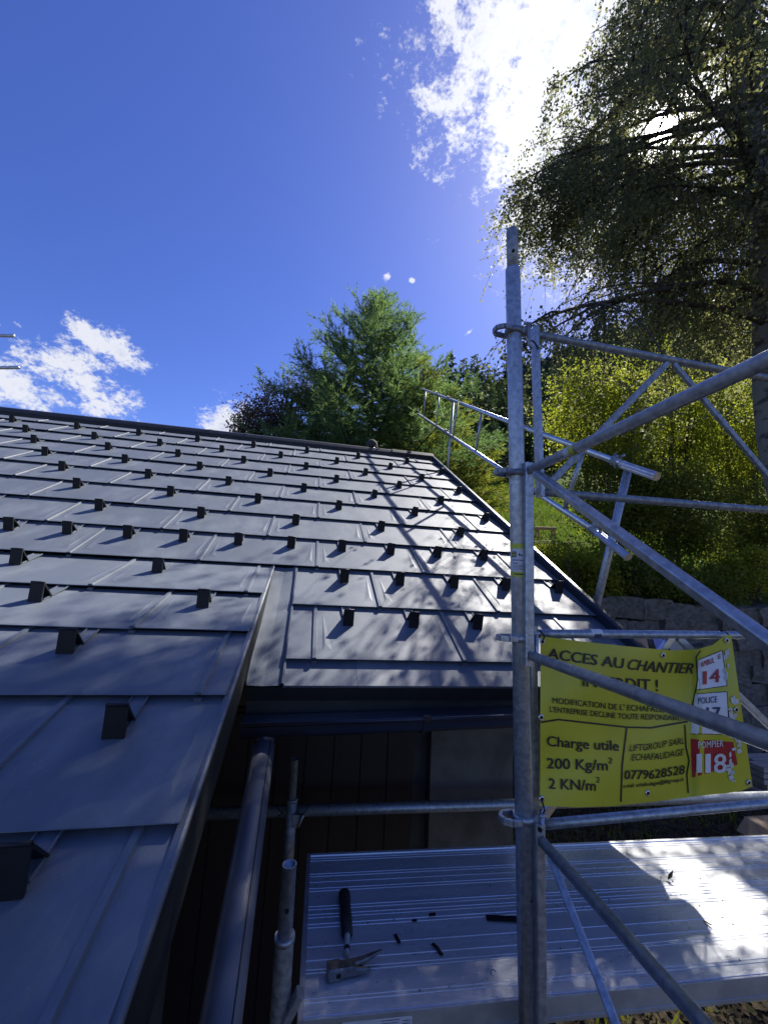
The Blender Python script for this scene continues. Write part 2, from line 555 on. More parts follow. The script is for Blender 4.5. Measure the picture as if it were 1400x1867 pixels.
# left of the porch the main slope ends at the porch hinge
mb.prism([(0, a, b) for a, b in prof], (RO[0]+1.135, 0, 0), (RO[0]+U_R+.03, 0, 0))
prof2 = [(HINGE[1], HINGE[2]-.006), (yr, zr-.006), (2*yr-RO[1]-V_E*cp, RO[2]+V_E*sp_-.006), (2*yr-RO[1]-V_E*cp, RO[2]+V_E*sp_-.12), (yr, zr-.17), (HINGE[1], HINGE[2]-.14)]
mb.prism([(0, a, b) for a, b in prof2], (RO[0]+U_L, 0, 0), (RO[0]+1.1345, 0, 0))
roof = mb.build('roof', 'roof_dark', house, label='main roof slope of anthracite metal shingles with snow stops')
# porch roof body
LV = 2.60
mb = MB()
cl, sl_ = math.cos(LOWP), math.sin(LOWP)
y0, z0 = HINGE[1], HINGE[2]-.006
y1, z1 = y0-LV*cl, z0-LV*sl_
mb.prism([(0, y0-.002, z0), (0, y1, z1), (0, y1, z1-.10), (0, y0-.002, z0-.14)], (RO[0]+U_L, 0, 0), (RO[0]+1.128, 0, 0))
porch = mb.build('porch_roof', 'roof_dark', house, label='low-pitched porch roof running out from the main slope')

tile_cache = {}


def tile_mesh(w, rib=True, hv=TH, seed=0):
    key = (round(w, 3), rib, round(hv, 3), seed)
    if key in tile_cache: return tile_cache[key]
    b = MB(); h0, h1 = .025, .0025
    top = hv+.022

    def hz(v): return h0+(h1-h0)*v/top
    # sheet: rolled lower edge, folded front lip
    xs = [0.0015, w-.0015]
    rows = [(.022, .010), (.002, h0-.006), (-.003, h0-.002), (-.0015, h0-.0004), (.012, h0), (top, h1)]
    vs = [(x, v, z) for v, z in rows for x in xs]
    b.add(vs, [(2*i, 2*i+1, 2*i+3, 2*i+2) for i in range(len(rows)-1)])
    # closing sides
    b.add([(xs[0], r[0], r[1]) for r in rows]+[(xs[0], top, 0), (xs[0], 0, 0)], [tuple(range(len(rows)+1, -1, -1))])
    b.add([(xs[1], r[0], r[1]) for r in rows]+[(xs[1], top, 0), (xs[1], 0, 0)], [tuple(range(0, len(rows)+2))])
    # pressed triangular beads beside the side joints
    for x0, sg in ((.034, 1), (w-.034, -1)):
        if w < .2 or (not rib and sg == 1): continue
        vb, vt = .05, hv*.86
        q = [(x0, vb, hz(vb)+.0004), (x0+sg*.045, vb+.01, hz(vb)+.0004), (x0+sg*.004, vt, hz(vt)+.0004), (x0+sg*.014, vb+.05, hz(vb)+.0010)]
        fs = [(0, 1, 3), (1, 2, 3), (2, 0, 3)]
        if sg < 0: fs = [f[::-1] for f in fs]
        b.add(q, fs)
    if rib:
        # standing side rib with its folded end tab
        pr = [(-.011, 0), (-.009, .0075), (.007, .0085), (.010, .001)]
        va, vb = -.004, top
        n = len(pr)
        vs = [(x, va, h0+z) for x, z in pr]+[(x*.9, vb, h1+z) for x, z in pr]
        b.add(vs, [(i, i+1, n+i+1, n+i) for i in range(n-1)]+[(3, 2, 1, 0)])
        b.box((0, -.007, .0075), (.022, .008, .014))
    me = b.mesh('roof_tile'); me.materials.append(MATS['roof'])
    tile_cache[key] = me
    return me


def lay_row(Mx, v0, u_min, u_max, offset, hv, parent):
    k = math.floor((u_min-offset)/TW)
    while True:
        a = offset+k*TW; b_ = a+TW; k += 1
        if a >= u_max-.02: break
        aa, bb = max(a, u_min), min(b_, u_max)
        if bb-aa < .02: continue
        me = tile_mesh(bb-aa, aa == a, hv)
        tilt = Matrix.Rotation(random.gauss(0, .0035), 4, 'X') @ Matrix.Rotation(random.gauss(0, .0028), 4, 'Y')
        mw = Mx @ Matrix.Translation((aa, v0, random.uniform(0, .001))) @ tilt
        mesh_obj('roof_tile', me, None, parent, mw)


for k in range(1, 12):
    off = 0.0 if k % 2 else TW/2
    hv = TH if k < 11 else V_R-11*TH-.02
    lay_row(MAIN, k*TH, 1.277 if k < 3 else U_L, U_R, off, hv, roof)
for k in range(0, 6):
    v0 = -(.49+.42*k)
    lay_row(LOW, v0, U_L, 1.128, (TW/2 if k % 2 == 0 else 0.0), TH if k else .49, porch)

# starter flashing at the eave, in two lengths
for ua, ub in ((1.278, 1.585), (1.586, U_R)):
    b = MB()
    b.add([(ua, V_E, .004), (ub, V_E, .004), (ub, .45, .003), (ua, .45, .003), (ua, V_E-.004, -.03), (ub, V_E-.004, -.03)], [(0, 1, 2, 3), (4, 5, 1, 0)])
    b.build('eave_flashing', 'roof', roof, MAIN)
# valley channel beside the porch, with turned-up edges that flare at the head
b = MB()
L_, R2 = 1.136, 1.277
vv = np.linspace(V_E, 1.262, 9)
pts = []
for v in vv:
    fl = .020*smooth(1.12, 1.262, v)
    pts.append([(L_, v, .03), (L_+.002, v, .004), (L_+.066, v, .0005), (R2-.012-fl, v, .004), (R2-.004-fl*.3, v, .016), (R2+.004, v, .017), (R2+.007, v, .004)])
n = len(pts[0])
b.add([p for r in pts for p in r], [(i*n+j, i*n+j+1, (i+1)*n+j+1, (i+1)*n+j) for i in range(len(vv)-1) for j in range(n-1)])
b.build('valley_channel', 'roof', roof, MAIN)
# verge kerb on the gable
b = MB()
poly = [(U_R-.004, .0, .0), (U_R-.001, 0, .062), (U_R+.006, 0, .074), (U_R+.030, 0, .074), (U_R+.036, 0, .066), (U_R+.036, 0, -.16), (U_R+.028, 0, -.16), (U_R+.024, 0, .0)]
b.prism(poly, (0, V_E-.01, 0), (0, V_R, 0))
b.build('verge_kerb', 'gutter', roof, MAIN)
# ridge capping with ventilated lower layer
b = MB()
rp = [(V_R-.115, .012), (V_R-.11, .040), (V_R-.085, .046), (V_R-.08, .062), (V_R-.03, .085), (V_R+.02, .082), (V_R+.03, .0), (V_R, -.02)]
b.prism([(0, a, c) for a, c in rp], (U_L, 0, 0), (U_R-.02, 0, 0))
rc = b.build('ridge_cap', 'roof_dark', roof, MAIN)
b = MB()
b.prism([(0, a, c) for a, c in [(V_R-.09, .050), (V_R-.085, .074), (V_R-.03, .094), (V_R+.022, .090), (V_R+.024, .06)]], (U_R-.62, 0, 0), (U_R+.03, 0, 0))
b.build('ridge_end_piece', 'roof_dark', rc, MAIN)
for u in (-2.9, -.18, .32):
    b = MB(); b.prism([(0, a, c) for a, c in [(V_R-.088, .062), (V_R-.03, .0885), (V_R+.022, .0855), (V_R+.02, .06)]], (u, 0, 0), (u+.05, 0, 0))
    b.build('ridge_joint', 'roof_dark', rc, MAIN)

# snow stops
def stop_mesh():
    b = MB(); w = .052
    # strap lying on the tile, then a bent triangle
    b.box((0, .055, .0035), (w*.86, .19, .002))
    b.box((-w*.40, .06, .006), (.003, .17, .007))
    b.box((w*.40, .06, .006), (.003, .17, .007))
    fr = [(-.050, .004), (-.026, .082), (-.020, .082), (-.042, .004)]
    b.prism([(0, y, z) for y, z in fr], (-w/2, 0, 0), (w/2, 0, 0))
    bk = [(-.028, .080), (.018, .004), (.024, .004), (-.022, .084)]
    b.prism([(0, y, z) for y, z in bk], (-w/2+.001, 0, 0), (w/2-.001, 0, 0))
    b.tube([(-w/2, -.024, .082), (w/2, -.024, .082)], .0045, 8)
    return b.mesh('snow_stop')


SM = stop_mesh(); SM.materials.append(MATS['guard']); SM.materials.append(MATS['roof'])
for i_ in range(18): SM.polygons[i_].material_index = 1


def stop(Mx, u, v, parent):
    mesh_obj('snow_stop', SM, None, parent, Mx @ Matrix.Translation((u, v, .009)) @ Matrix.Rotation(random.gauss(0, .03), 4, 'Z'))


rows = {1: [635, 756, 873], 2: [628, 731, 829, 921, 1012], 3: [3, 114, 227, 331, 432, 530, 623, 712, 797, 880], 4: [180, 364, 538, 697, 847]}
ph = {5: 140, 6: 110, 7: 84, 8: 64, 9: 43, 10: 27}
ypx = {1: 1155, 2: 1078, 3: 1012, 4: 945}
for k, xs in rows.items():
    for x in xs:
        yy = {1: 1158, 2: 1080+.0*x, 3: 978+.052*x, 4: 918+.088*x}[k]
        u, _ = uv_on(MAIN, x, yy)
        stop(MAIN, u, (k+1)*TH-.115, roof)
for k, x in ph.items():
    u0, _ = uv_on(MAIN, x, {5: 893, 6: 862, 7: 832, 8: 809, 9: 791, 10: 771}[k])
    j = math.floor((U_L-u0)/TW)+1
    while u0+j*TW < U_R-.03:
        stop(MAIN, u0+j*TW, (k+1)*TH-.115, roof); j += 1
for k in (3, 4):
    for j in range(1, 7):
        u, _ = uv_on(MAIN, 3 if k == 3 else 180, 975 if k == 3 else 935)
        stop(MAIN, u-j*(TW/2 if k == 3 else TW), (k+1)*TH-.115, roof)
for (x, y) in ((26, 1034), (285, 1050), (64, 1103), (368, 1114), (117, 1200), (205, 1357), (8, 1655)):
    u, v = uv_on(LOW, x, y)
    stop(LOW, u, v+.05, porch)

# porch verge: side cheek and dark fascia board
def lowpt(vd, u, w=0.0):
    return np.array(LOW @ Vector((u, -vd, w)))


b = MB()
a0, a1 = lowpt(.03, 1.131, .012), lowpt(LV, 1.131, .012)
h = .235
b.add([a0, a1, a1-(0, 0, h), a0-(0, 0, .10), a0+(.008, 0, 0), a1+(.008, 0, 0), a1+(.008, 0, -h), a0+(.008, 0, -.10)],
      [(0, 1, 5, 4), (4, 5, 6, 7), (1, 2, 6, 5), (2, 3, 7, 6), (3, 2, 1, 0)])
b.build('verge_fascia', 'fascia', porch)
b = MB()
a0, a1 = lowpt(.0, 1.122, .013), lowpt(LV, 1.122, .013)
b.prism([a0, a0+(.014, 0, .003), a0+(.0195, 0, .0), a0+(.0195, 0, -.014), a0+(.0175, 0, -.014), a0+(.0165, 0, -.004), a0+(0, 0, -.003)], (0, 0, 0), a1-a0)
b.build('verge_trim', 'roof', porch)

# walls under the roof
wx1 = at_y(922, 1450, 2.35)[0]
wy = 2.35
b = MB()
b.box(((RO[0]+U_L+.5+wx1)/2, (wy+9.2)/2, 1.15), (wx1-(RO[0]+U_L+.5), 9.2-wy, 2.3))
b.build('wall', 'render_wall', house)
ypk = yr
b = MB()
b.add([(wx1-.3, wy, 2.3), (wx1-.3, 9.2, 2.3), (wx1-.3, yr, zr-.25), (wx1, wy, 2.3), (wx1, 9.2, 2.3), (wx1, yr, zr-.25)], [(0, 1, 2), (5, 4, 3), (0, 3, 4, 1), (1, 4, 5, 2), (2, 5, 3, 0)])
b.build('gable_wall', 'render_wall', house)
px0, px1 = at_y(775, 1450, wy)[0], wx1
b = MB(); b.box(((px0+px1)/2, wy-.03, 1.1), (px1-px0, .10, 2.2))
b.build('plaster_pier', 'plaster', house, label='rough grey plastered pier at the house corner')
dx0, dx1 = at_y(560, 1450, wy)[0]-.75, px0-.09
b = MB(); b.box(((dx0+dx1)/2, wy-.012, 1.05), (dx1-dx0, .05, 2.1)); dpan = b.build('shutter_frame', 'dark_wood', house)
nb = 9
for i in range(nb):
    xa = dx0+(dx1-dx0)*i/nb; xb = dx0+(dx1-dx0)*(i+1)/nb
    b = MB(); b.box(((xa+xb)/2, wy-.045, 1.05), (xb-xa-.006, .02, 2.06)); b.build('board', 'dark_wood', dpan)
# porch side wall below the fascia
b = MB(); b.box((RO[0]+.80, 1.45, .95), (.12, 1.8, 1.9)); b.build('porch_wall', 'render_wall', house)
# eave soffit and fascia
b = MB()
ey, ez = RO[1]+V_E*cp, RO[2]+V_E*sp_
b.box(((RO[0]+1.14+RO[0]+U_R)/2, ey+.045, ez-.10), (U_R-1.14, .025, .15)); b.build('fascia_board', 'roof_dark', house)
b = MB()
b.add([(RO[0]+1.14, ey+.06, ez-.165), (RO[0]+U_R, ey+.06, ez-.165), (RO[0]+U_R, wy+.02, ez-.10), (RO[0]+1.14, wy+.02, ez-.10)], [(3, 2, 1, 0)])
b.build('soffit', 'roof_dark', house)
# half-round gutter with beaded lip, hung on brackets
ga = at_y(400, 1326.5, 1.665); gb_ = at_y(935, 1307, 1.665)
sl = (gb_-ga)/(gb_[0]-ga[0])
gA = ga+sl*(RO[0]+1.14-ga[0]); gB = ga+sl*(RO[0]+U_R+.05-ga[0])
b = MB(); R = .062; n = 14
ringA = [(0, R-R*math.cos(PI*k/n), -R*math.sin(PI*k/n)) for k in range(n+1)]
for rr, flip in ((ringA, False), ([(0, R+(q[1]-R)*.96, q[2]*.96) for q in ringA], True)):
    vs = [gA+np.array(q) for q in rr]+[gB+np.array(q) for q in rr]
    fs = [(i, i+1, n+2+i, n+1+i) for i in range(n)]
    b.add(vs, [f[::-1] for f in fs] if flip else fs, True)
b.add([gA+np.array(q) for q in ringA], [tuple(range(n+1))]); b.add([gB+np.array(q) for q in ringA], [tuple(range(n, -1, -1))])
gut = b.build('gutter', 'gutter', house)
b = MB(); b.tube([gA+(0, -.002, .004), gB+(0, -.002, .004)], .008, 10); b.build('bead', 'gutter', gut)
for x in (at_y(778, 1313, 1.665)[0], at_y(778, 1313, 1.665)[0]+.8):
    c = gA+sl*(x-gA[0]); b = MB()
    pr = [(R-(R+.003)*math.cos(PI*k/12), -(R+.003)*math.sin(PI*k/12)) for k in range(13)]
    for k in range(12):
        p, q = pr[k], pr[k+1]
        b.box((c[0], c[1]+(p[0]+q[0])/2, c[2]+(p[1]+q[1])/2), (.026, math.hypot(p[0]-q[0], p[1]-q[1])*1.05, .004), T((c[0], c[1]+(p[0]+q[0])/2, c[2]+(p[1]+q[1])/2)) @ Matrix.Rotation(math.atan2(q[1]-p[1], q[0]-p[0]), 4, 'X') @ T((-c[0], -(c[1]+(p[0]+q[0])/2), -(c[2]+(p[1]+q[1])/2))))
    b.box((c[0], c[1]-.004, c[2]+.008), (.028, .022, .016))
    b.build('bracket', 'gutter', gut)
# drain pipe that runs forward from the gutter along the porch side
pa = at_y(481, 1362, 1.70); pb = at_y(402, 1867, .95)
pb2 = pb+(pb-pa)*.5
b = MB(); dd = (pb2-pa)/np.linalg.norm(pb2-pa)
b.tube([pa-dd*.004, pa, pb2], [.036, .040, .040], 28, True)
dp = b.build('drain_pipe', 'pipe', house, label='dark round drain pipe running forward below the porch verge')
b = MB()
sd_ = np.cross(dd, (0, 0, 1)); sd_ /= np.linalg.norm(sd_); un = np.cross(sd_, dd)
so = -sd_*.0404*math.sin(.62)+un*.0404*math.cos(.62)
so2 = sd_*.0404*math.sin(.62)*-1+un*.0404*math.cos(.62)
b.tube([pa+so2, pb2+so2], .0016, 6); b.build('seam', 'roof_dark', dp)
b = MB(); b.tube([pa+dd*.0, pa-dd*.02+np.array([0, .02, .05])], [.039, .038], 20); b.build('elbow', 'gutter', dp)
# vent hood behind the ridge
vc = at_y(678, 811, yr+.55)
vent = empty('roof_vent', (vc[0], vc[1], vc[2]-.25), 'round dark vent hood standing just behind the roof ridge', 'vent')
b = MB()
rp_ = [(.0, .092), (.04, .088), (.075, .062), (.092, .02), (.095, 0)]
vs = []; n = 20
prof = [(.098, -.045), (.098, -.012), (.093, .018), (.078, .052), (.05, .078), (.02, .09), (.002, .092)]
for r_, z_ in prof:
    for k in range(n): vs.append((vc[0]+r_*math.cos(2*PI*k/n), vc[1]+r_*math.sin(2*PI*k/n), vc[2]+z_))
b.add(vs, [(i*n+k, i*n+(k+1) % n, (i+1)*n+(k+1) % n, (i+1)*n+k) for i in range(len(prof)-1) for k in range(n)], True)
b.build('hood', 'bark_dark', vent)
b = MB(); b.tube([(vc[0], vc[1], vc[2]-.6), (vc[0], vc[1], vc[2]+.02)], .062, 16); b.build('vent_pipe', 'roof_dark', vent)
b = MB(); b.tube([(vc[0], vc[1], vc[2]-.052), (vc[0], vc[1], vc[2]-.040)], .104, 20); b.build('rim', 'bark_dark', vent)

# ------------------------------------------------------------------ scaffold
PY = 1.135
p_top = at_y(933, 416, PY); p_step = at_y(934.3, 491, PY); p_low = at_y(954.5, 1466, PY)
ax = (p_step-p_low); ax /= ax[2]


def on_post(z): return p_low+ax*(z-p_low[2])


std = empty('scaffold_standard', on_post(0), 'tall galvanised scaffold post with yellow-banded maker sticker, rounded spigot on top', 'scaffold post')
b = MB(); b.tube([on_post(.03), p_step-ax*.004, p_step], [.02415, .02415, .0235], 28); b.build('tube', 'galv', std)
b = MB(); b.tube([p_step-ax*.03, p_top-ax*.02, p_top-ax*.008, p_top-ax*.002, p_top], [.0192, .0192, .0172, .012, .004], 24); b.build('spigot', 'galv_old', std)
b = MB(); b.box(on_post(.02), (.15, .15, .012)); b.build('base_plate', 'galv', std)
for yy, xx in ((457, 935.5), (1641, 967)):
    q = at_y(xx, yy, PY-.0195); dv = unit(q-CAM)
    b = MB(); b.tube([q-dv*.0045, q+dv*.006], .0052, 12); b.build('pin_hole', 'hole', std)


def clamp(c, right=.045, tilt=0.0, fat=1.0, m='galv'):
    """flat collar round the post with an open loop to the left and a wedge pin"""
    c = np.array(c, float); b = MB()
    b.tube([c-(0, 0, .009), c+(0, 0, .009)], .0305, 20)
    # loop bent from flat bar
    path = [(-.020, -.024), (-.047, -.027), (-.066, -.014), (-.068, .006), (-.056, .020), (-.022, .024)]
    for (x0, y0), (x1, y1) in zip(path[:-1], path[1:]):
        b.bar(c+(x0, y0, tilt*x0), c+(x1, y1, tilt*x1), .009*fat, .016)
    b.bar(c+(.02, -.012, 0), c+(right, -.018, -.002), .022, .020)
    # wedge pin
    b.tube([c+(.034, -.034, .020), c+(.034, -.034, -.055), c+(.044, -.036, -.070)], .0055, 8)
    b.tube([c+(.026, -.034, .018), c+(.044, -.034, .018)], .0055, 8)
    return b


for yy, xx, fat in ((607, 936.5, 1.2), (864, 940.5, 1.0), (1163, 947, 1.0), (1489, 955, 1.1)):
    clamp(at_y(xx, yy, PY), fat=fat).build('clamp', 'galv' if yy > 900 else 'galv_old', std)
# sticker wrapped round the front of the post
def post_patch(y0, y1, a0, a1, m, name, r=.0246, parent=std):
    b = MB(); n = 10; c0 = on_post(at_y(943, y0, PY)[2]); c1 = on_post(at_y(943, y1, PY)[2])
    base = math.atan2(-c0[1], -c0[0])
    vs = []
    for c in (c0, c1):
        for k in range(n+1):
            t_ = base+a0+(a1-a0)*k/n
            vs.append((c[0]+r*math.cos(t_), c[1]+r*math.sin(t_), c[2]))
    b.add(vs, [(k, k+1, n+2+k, n+1+k) for k in range(n)], True)
    return b.build(name, m, parent)


stk = post_patch(1052, 992, -1.35, 1.2, 'label_white', 'sticker')
for y0, y1 in ((1001.5, 992), (1052, 1042.5)):
    post_patch(y0, y1, -1.37, 1.25, 'label_yellow', 'sticker_band', .0249, stk)
for y0, y1, a0, a1, m in ((1016.5, 1006.5, -.95, -.28, 'ink_navy'), (1015, 1008, -.82, -.42, 'label_yellow'), (1014.8, 1009.5, -.66, -.56, 'ink'), (1010.4, 1009, -.76, -.46, 'ink'),
                          (1014.6, 1009.8, .0, .16, 'ink'), (1014.6, 1011.4, .24, .40, 'ink'), (1022.6, 1021.2, -.85, .55, 'ink_navy'),
                          (1028.3, 1027, -.75, -.1, 'ink'), (1031.6, 1030.9, -.75, .6, 'ink_navy'), (1034, 1033.3, -.75, .6, 'ink_navy'), (1036.4, 1035.7, -.75, .5, 'ink_navy'), (1038.8, 1038.1, -.75, .45, 'ink_navy'), (1048.2, 1046, -.6, .6, 'ink')):
    post_patch(y0, y1, a0, a1, m, 'print', .0250 if m != 'label_yellow' else .0252, stk) if m != 'ink' or y0 > 1020 else post_patch(y0, y1, a0, a1, m, 'print', .0254, stk)


def frame_thing(label):
    return lambda base: empty('guard_frame', base, label, 'guardrail', 'galvanised guard frames on the scaffold corner')


RT = .0135
# upper frame running along the eaves
FY = 1.155
tA = at_y(972, 609.5, FY); tB = at_y(1400, 690, FY); tB2 = tA+(tB-tA)*(2.45/(tB-tA)[0])
bA = at_y(980, 897, FY); bB = at_y(1400, 930, FY); bB2 = bA+(bB-bA)*(2.45/(bB-bA)[0])
f1 = frame_thing('weathered upper guard frame along the eaves with zigzag braces, behind the tall post')((tA[0], FY, bA[2]))
b = MB(); b.tube([tA, tB2], .0128, 20); b.build('top_tube', 'galv_old', f1)
b = MB(); b.tube([bA, bB2], .0128, 20); b.build('bottom_tube', 'galv_old', f1)
u0 = at_y(974.5, 598, FY); u1 = at_y(984.5, 906, FY)
b = MB(); b.bar(u1, u0, .016, .032, (0, 1, 0)); b.build('upright', 'galv', f1)
ap = at_y(1222, 662, FY)


def brace(p, q, parent, m='galv_old', w=.013, h=.020, up=(0, 1, 0)):
    b = MB(); b.bar(p, q, h, w, up); return b.build('brace', m, parent)


brace(ap-(.012, 0, 0), at_y(996, 888, FY), f1); brace(ap+(.012, 0, 0), ap+(.012, 0, 0)+(at_y(1400, 869, FY)-at_y(1228, 664, FY))*1.12, f1)
e1 = at_y(1222, 662, FY)+(1.06, 0, -.03)
brace(e1-(.012, 0, .0), ap+(at_y(1400, 869, FY)-at_y(1228, 664, FY))*1.12+(.06, 0, 0), f1)
b = MB(); b.bar(tB2+(0, 0, .02), bB2-(0, 0, .02), .016, .032, (0, 1, 0)); b.build('upright', 'galv', f1)
# wire clip at its head
q = at_y(960, 640, FY-.03)
b = MB(); b.tube([at_y(953, 622, FY-.03), at_y(957, 632, FY-.03), at_y(962, 620, FY-.03), at_y(972, 622, FY-.025), at_y(982, 636, FY-.02)], .0028, 6)
b.tube([at_y(954, 630, FY-.03), at_y(966, 644, FY-.03)], .0028, 6); b.build('clip', 'rubber', f1)

# corner frames running forward from the post
FX = at_y(963, 1000, 1.108)[0]


def fwd(px, py, ylen, X=FX):
    a = at_x(px, py, X); return a, np.array([X, ylen, a[2]])


f2 = frame_thing('bare guard frame with one long diagonal, running forward from the tall post above the banner')((FX, 1.1, at_x(963, 1205, FX)[2]))
a, e = fwd(966, 857, -1.25); b = MB(); b.tube([a, e], RT, 24); tt = b.build('top_tube', 'galv', f2)
a2, e2 = fwd(972, 1197, -1.25); b = MB(); b.tube([a2, e2], RT, 24); b.build('bottom_tube', 'galv', f2)
ut = at_y(962, 845, 1.108); ub = at_y(962.5, 1213, 1.108)
b = MB(); b.bar(ub, ut, .027, .027, (0, 1, 0)); b.build('upright', 'galv', f2)
b = MB(); b.bar(np.array([FX, -1.2, ub[2]]), np.array([FX, -1.2, ut[2]]), .027, .027, (0, 1, 0)); b.build('upright', 'galv', f2)
d0 = at_x(978, 864, FX-.004); d1 = at_x(1400, 1172, FX-.004); dd = d1-d0
d2 = d0+dd*((a2[2]+.01-d0[2])/dd[2])
b = MB(); b.bar(d0, d2, .020, .024, (-.45, 0, 1)); b.build('brace', 'galv', f2)
b = MB(); b.bar(d2, np.array([FX, -1.2, a[2]-.02]), .020, .024, (-.45, 0, 1)); b.build('brace', 'galv', f2)
# small maker stickers on the top tube
for xx, m in ((1047, 'label_yellow'), (1038, 'label_white')):
    c0 = at_x(xx-5, 857-(xx-5-966)*.465, FX); c1 = at_x(xx+5, 857-(xx+5-966)*.465, FX)
    b = MB(); b.tube([c0, c1], .0139, 24, False); b.build('sticker', m, tt)
f3 = frame_thing('lower guard frame running forward over the scaffold deck, below the banner')((FX, 1.1, CZ-1.25))
FX3 = at_y(983, 1560, 1.108)[0]
a, e = fwd(990, 1537, -1.25, FX3); b = MB(); b.tube([a, e], RT, 24); b.build('top_tube', 'galv', f3)
ut = at_y(981, 1499, 1.108)
b = MB(); b.bar(np.array([ut[0], 1.108, CZ-1.30]), ut, .027, .027, (0, 1, 0)); b.build('upright', 'galv', f3)
b = MB(); b.bar(np.array([ut[0], -1.2, CZ-1.30]), np.array([ut[0], -1.2, ut[2]]), .027, .027, (0, 1, 0)); b.build('upright', 'galv', f3)
b = MB(); b.tube([(FX3, 1.108, CZ-1.24), (FX3, -1.25, CZ-1.24)], RT, 20); b.build('bottom_tube', 'galv', f3)
d0 = at_x(1003, 1562, FX3); d1 = at_x(1122, 1867, FX3); dd = d1-d0; d2 = d0+dd*((CZ-1.235-d0[2])/dd[2])
b = MB(); b.bar(d0, d2, .018, .018, (-.5, 0, 1)); b.build('brace', 'galv', f3)
b = MB(); b.tube([at_y(984, 1513, 1.09), at_y(984, 1513, 1.085)], .006, 12); b.build('bolt', 'hole', f3)
# frame along the eaves that carries the banner
EY = 1.155
f4 = frame_thing('guard frame along the eaves that carries the yellow banner')((at_y(985, 1155, EY)[0], EY, at_y(985, 1500, EY)[2]))
tA = at_y(978, 1155.5, EY); tB = at_y(1400, 1158, EY); tB2 = tA+(tB-tA)*(2.45/(tB-tA)[0])
b = MB(); b.tube([tA, tB2], .0132, 20); tt4 = b.build('top_tube', 'galv', f4)
bA = at_y(990, 1503, EY); bB = at_y(1400, 1464, EY); bB2 = bA+(bB-bA)*(2.45/(bB-bA)[0])
b = MB(); b.tube([bA, bB2], .0132, 20); b.build('bottom_tube', 'galv', f4)
b = MB(); b.bar(at_y(973, 1506, EY), at_y(968, 1142, EY), .026, .026, (0, 1, 0)); b.build('upright', 'galv', f4)
ap = at_y(1229, 1162, EY)
brace(ap-(.012, 0, 0), at_y(992, 1487, EY), f4, 'galv_bright', .014, .022); brace(ap+(.012, 0, 0), ap+(.012, 0, 0)+(at_y(1400, 1326, EY)-at_y(1233, 1165, EY))*1.7, f4, 'galv', .014, .022)
b = MB(); b.bar(tB2+(0, 0, .02), bB2-(0, 0, .02), .026, .026, (0, 1, 0)); b.build('upright', 'galv', f4)
c0 = at_y(1074, 1155, EY); c1 = at_y(1094, 1155, EY)
b = MB(); b.tube([c0, c1], .0137, 20, False); b.build('torn_sticker', 'paper', tt4)
b = MB(); b.bar(c0+(.008, -.016, -.006), c1+(-.008, -.016, -.006), .002, .012); b.build('print', 'ink_navy', tt4)
# short rear strut beside the wedge joint
# neighbouring posts just out of the picture that hold the frames and the deck
for (x, y, lab) in ((tB2[0], 1.15, 'galvanised scaffold post at the far end of the banner frame'), (FX3, -1.25, 'galvanised scaffold post at the forward end of the corner frames')):
    s2 = empty('scaffold_standard', (x, y, 0), lab, 'scaffold post')
    b = MB(); b.tube([(x, y, .03), (x, y, CZ+1.1)], .02415, 20); b.build('tube', 'galv', s2)
    b = MB(); b.box((x, y, .02), (.15, .15, .012)); b.build('base_plate', 'galv', s2)

# short post with hollow spigot at the deck corner
SY = 1.235
s_t = at_y(528, 1575, SY); s_c = at_y(519.5, 1706, SY); s_b = at_y(509, 1866, SY)
dv = unit(s_b-s_c)
st = empty('scaffold_standard', (s_b[0], SY, 0), 'short scaffold post with open hollow spigot at the deck corner by the drain pipe', 'scaffold post')
ft = np.array([s_b[0], SY, .03])
b = MB(); b.tube([s_t, s_c+dv*.03], .0192, 24, False, .86); b.build('spigot', 'galv', st)
b = MB(); b.tube([s_c, s_c+dv*.004, s_b, ft], [.0235, .0242, .0242, .0242], 24); b.build('tube', 'galv_old', st)
b = MB(); b.tube([s_c-dv*.002, s_c+dv*.012], .0262, 24); b.build('collar', 'galv', st)
q = at_y(523, 1661, SY-.019); d_ = unit(q-CAM); b = MB(); b.tube([q-d_*.003, q+d_*.006], .0058, 12); b.build('pin_hole', 'hole', st)
b = MB(); b.box(ft-(0, 0, .01), (.15, .15, .012)); b.build('base_plate', 'galv', st)
q = at_y(537, 1835, SY-.02); b = MB(); b.bar(q+(-.02, 0, -.03), q+(.012, 0, .03), .02, .03, (0, 1, 0)); b.build('lug', 'galv', st)

# rear post and long rail below the gutter
RY = 2.02
r_t = at_y(537, 1384, RY); r_c = at_y(532.5, 1458, RY); r_b = at_y(527, 1556, RY)
rs = empty('scaffold_standard', (r_b[0], RY, 0), 'dark scaffold post under the gutter, wired to the long rail', 'scaffold post')
b = MB(); b.tube([r_t, r_c+(0, 0, -.02)], .0178, 18, False, .86); b.build('spigot', 'galv_old', rs)
b = MB(); b.tube([r_c, r_b, (r_b[0], RY, .03)], .0235, 18); b.build('tube', 'galv_old', rs)
b = MB(); b.tube([r_c-(0, 0, .004), r_c+(0, 0, .006)], .0262, 18); b.build('collar', 'galv_old', rs)
b = MB(); b.box((r_b[0], RY, .02), (.15, .15, .012)); b.build('base_plate', 'galv_old', rs)
b = MB(); q = at_y(540, 1494, RY-.02); b.box(q, (.03, .03, .05)); b.tube([q+(.01, -.02, -.02), q+(.03, -.025, .03)], .006, 8); b.build('wedge', 'galv_old', rs)
RY2 = RY+.052
ra = at_y(380, 1483, RY2); rb = at_y(940, 1466, RY2-.02); rb2 = ra+(rb-ra)*(3.2/(rb-ra)[0]); ra2 = ra-(rb-ra)*.3
b = MB(); b.tube([ra2, rb2], .0245, 22)
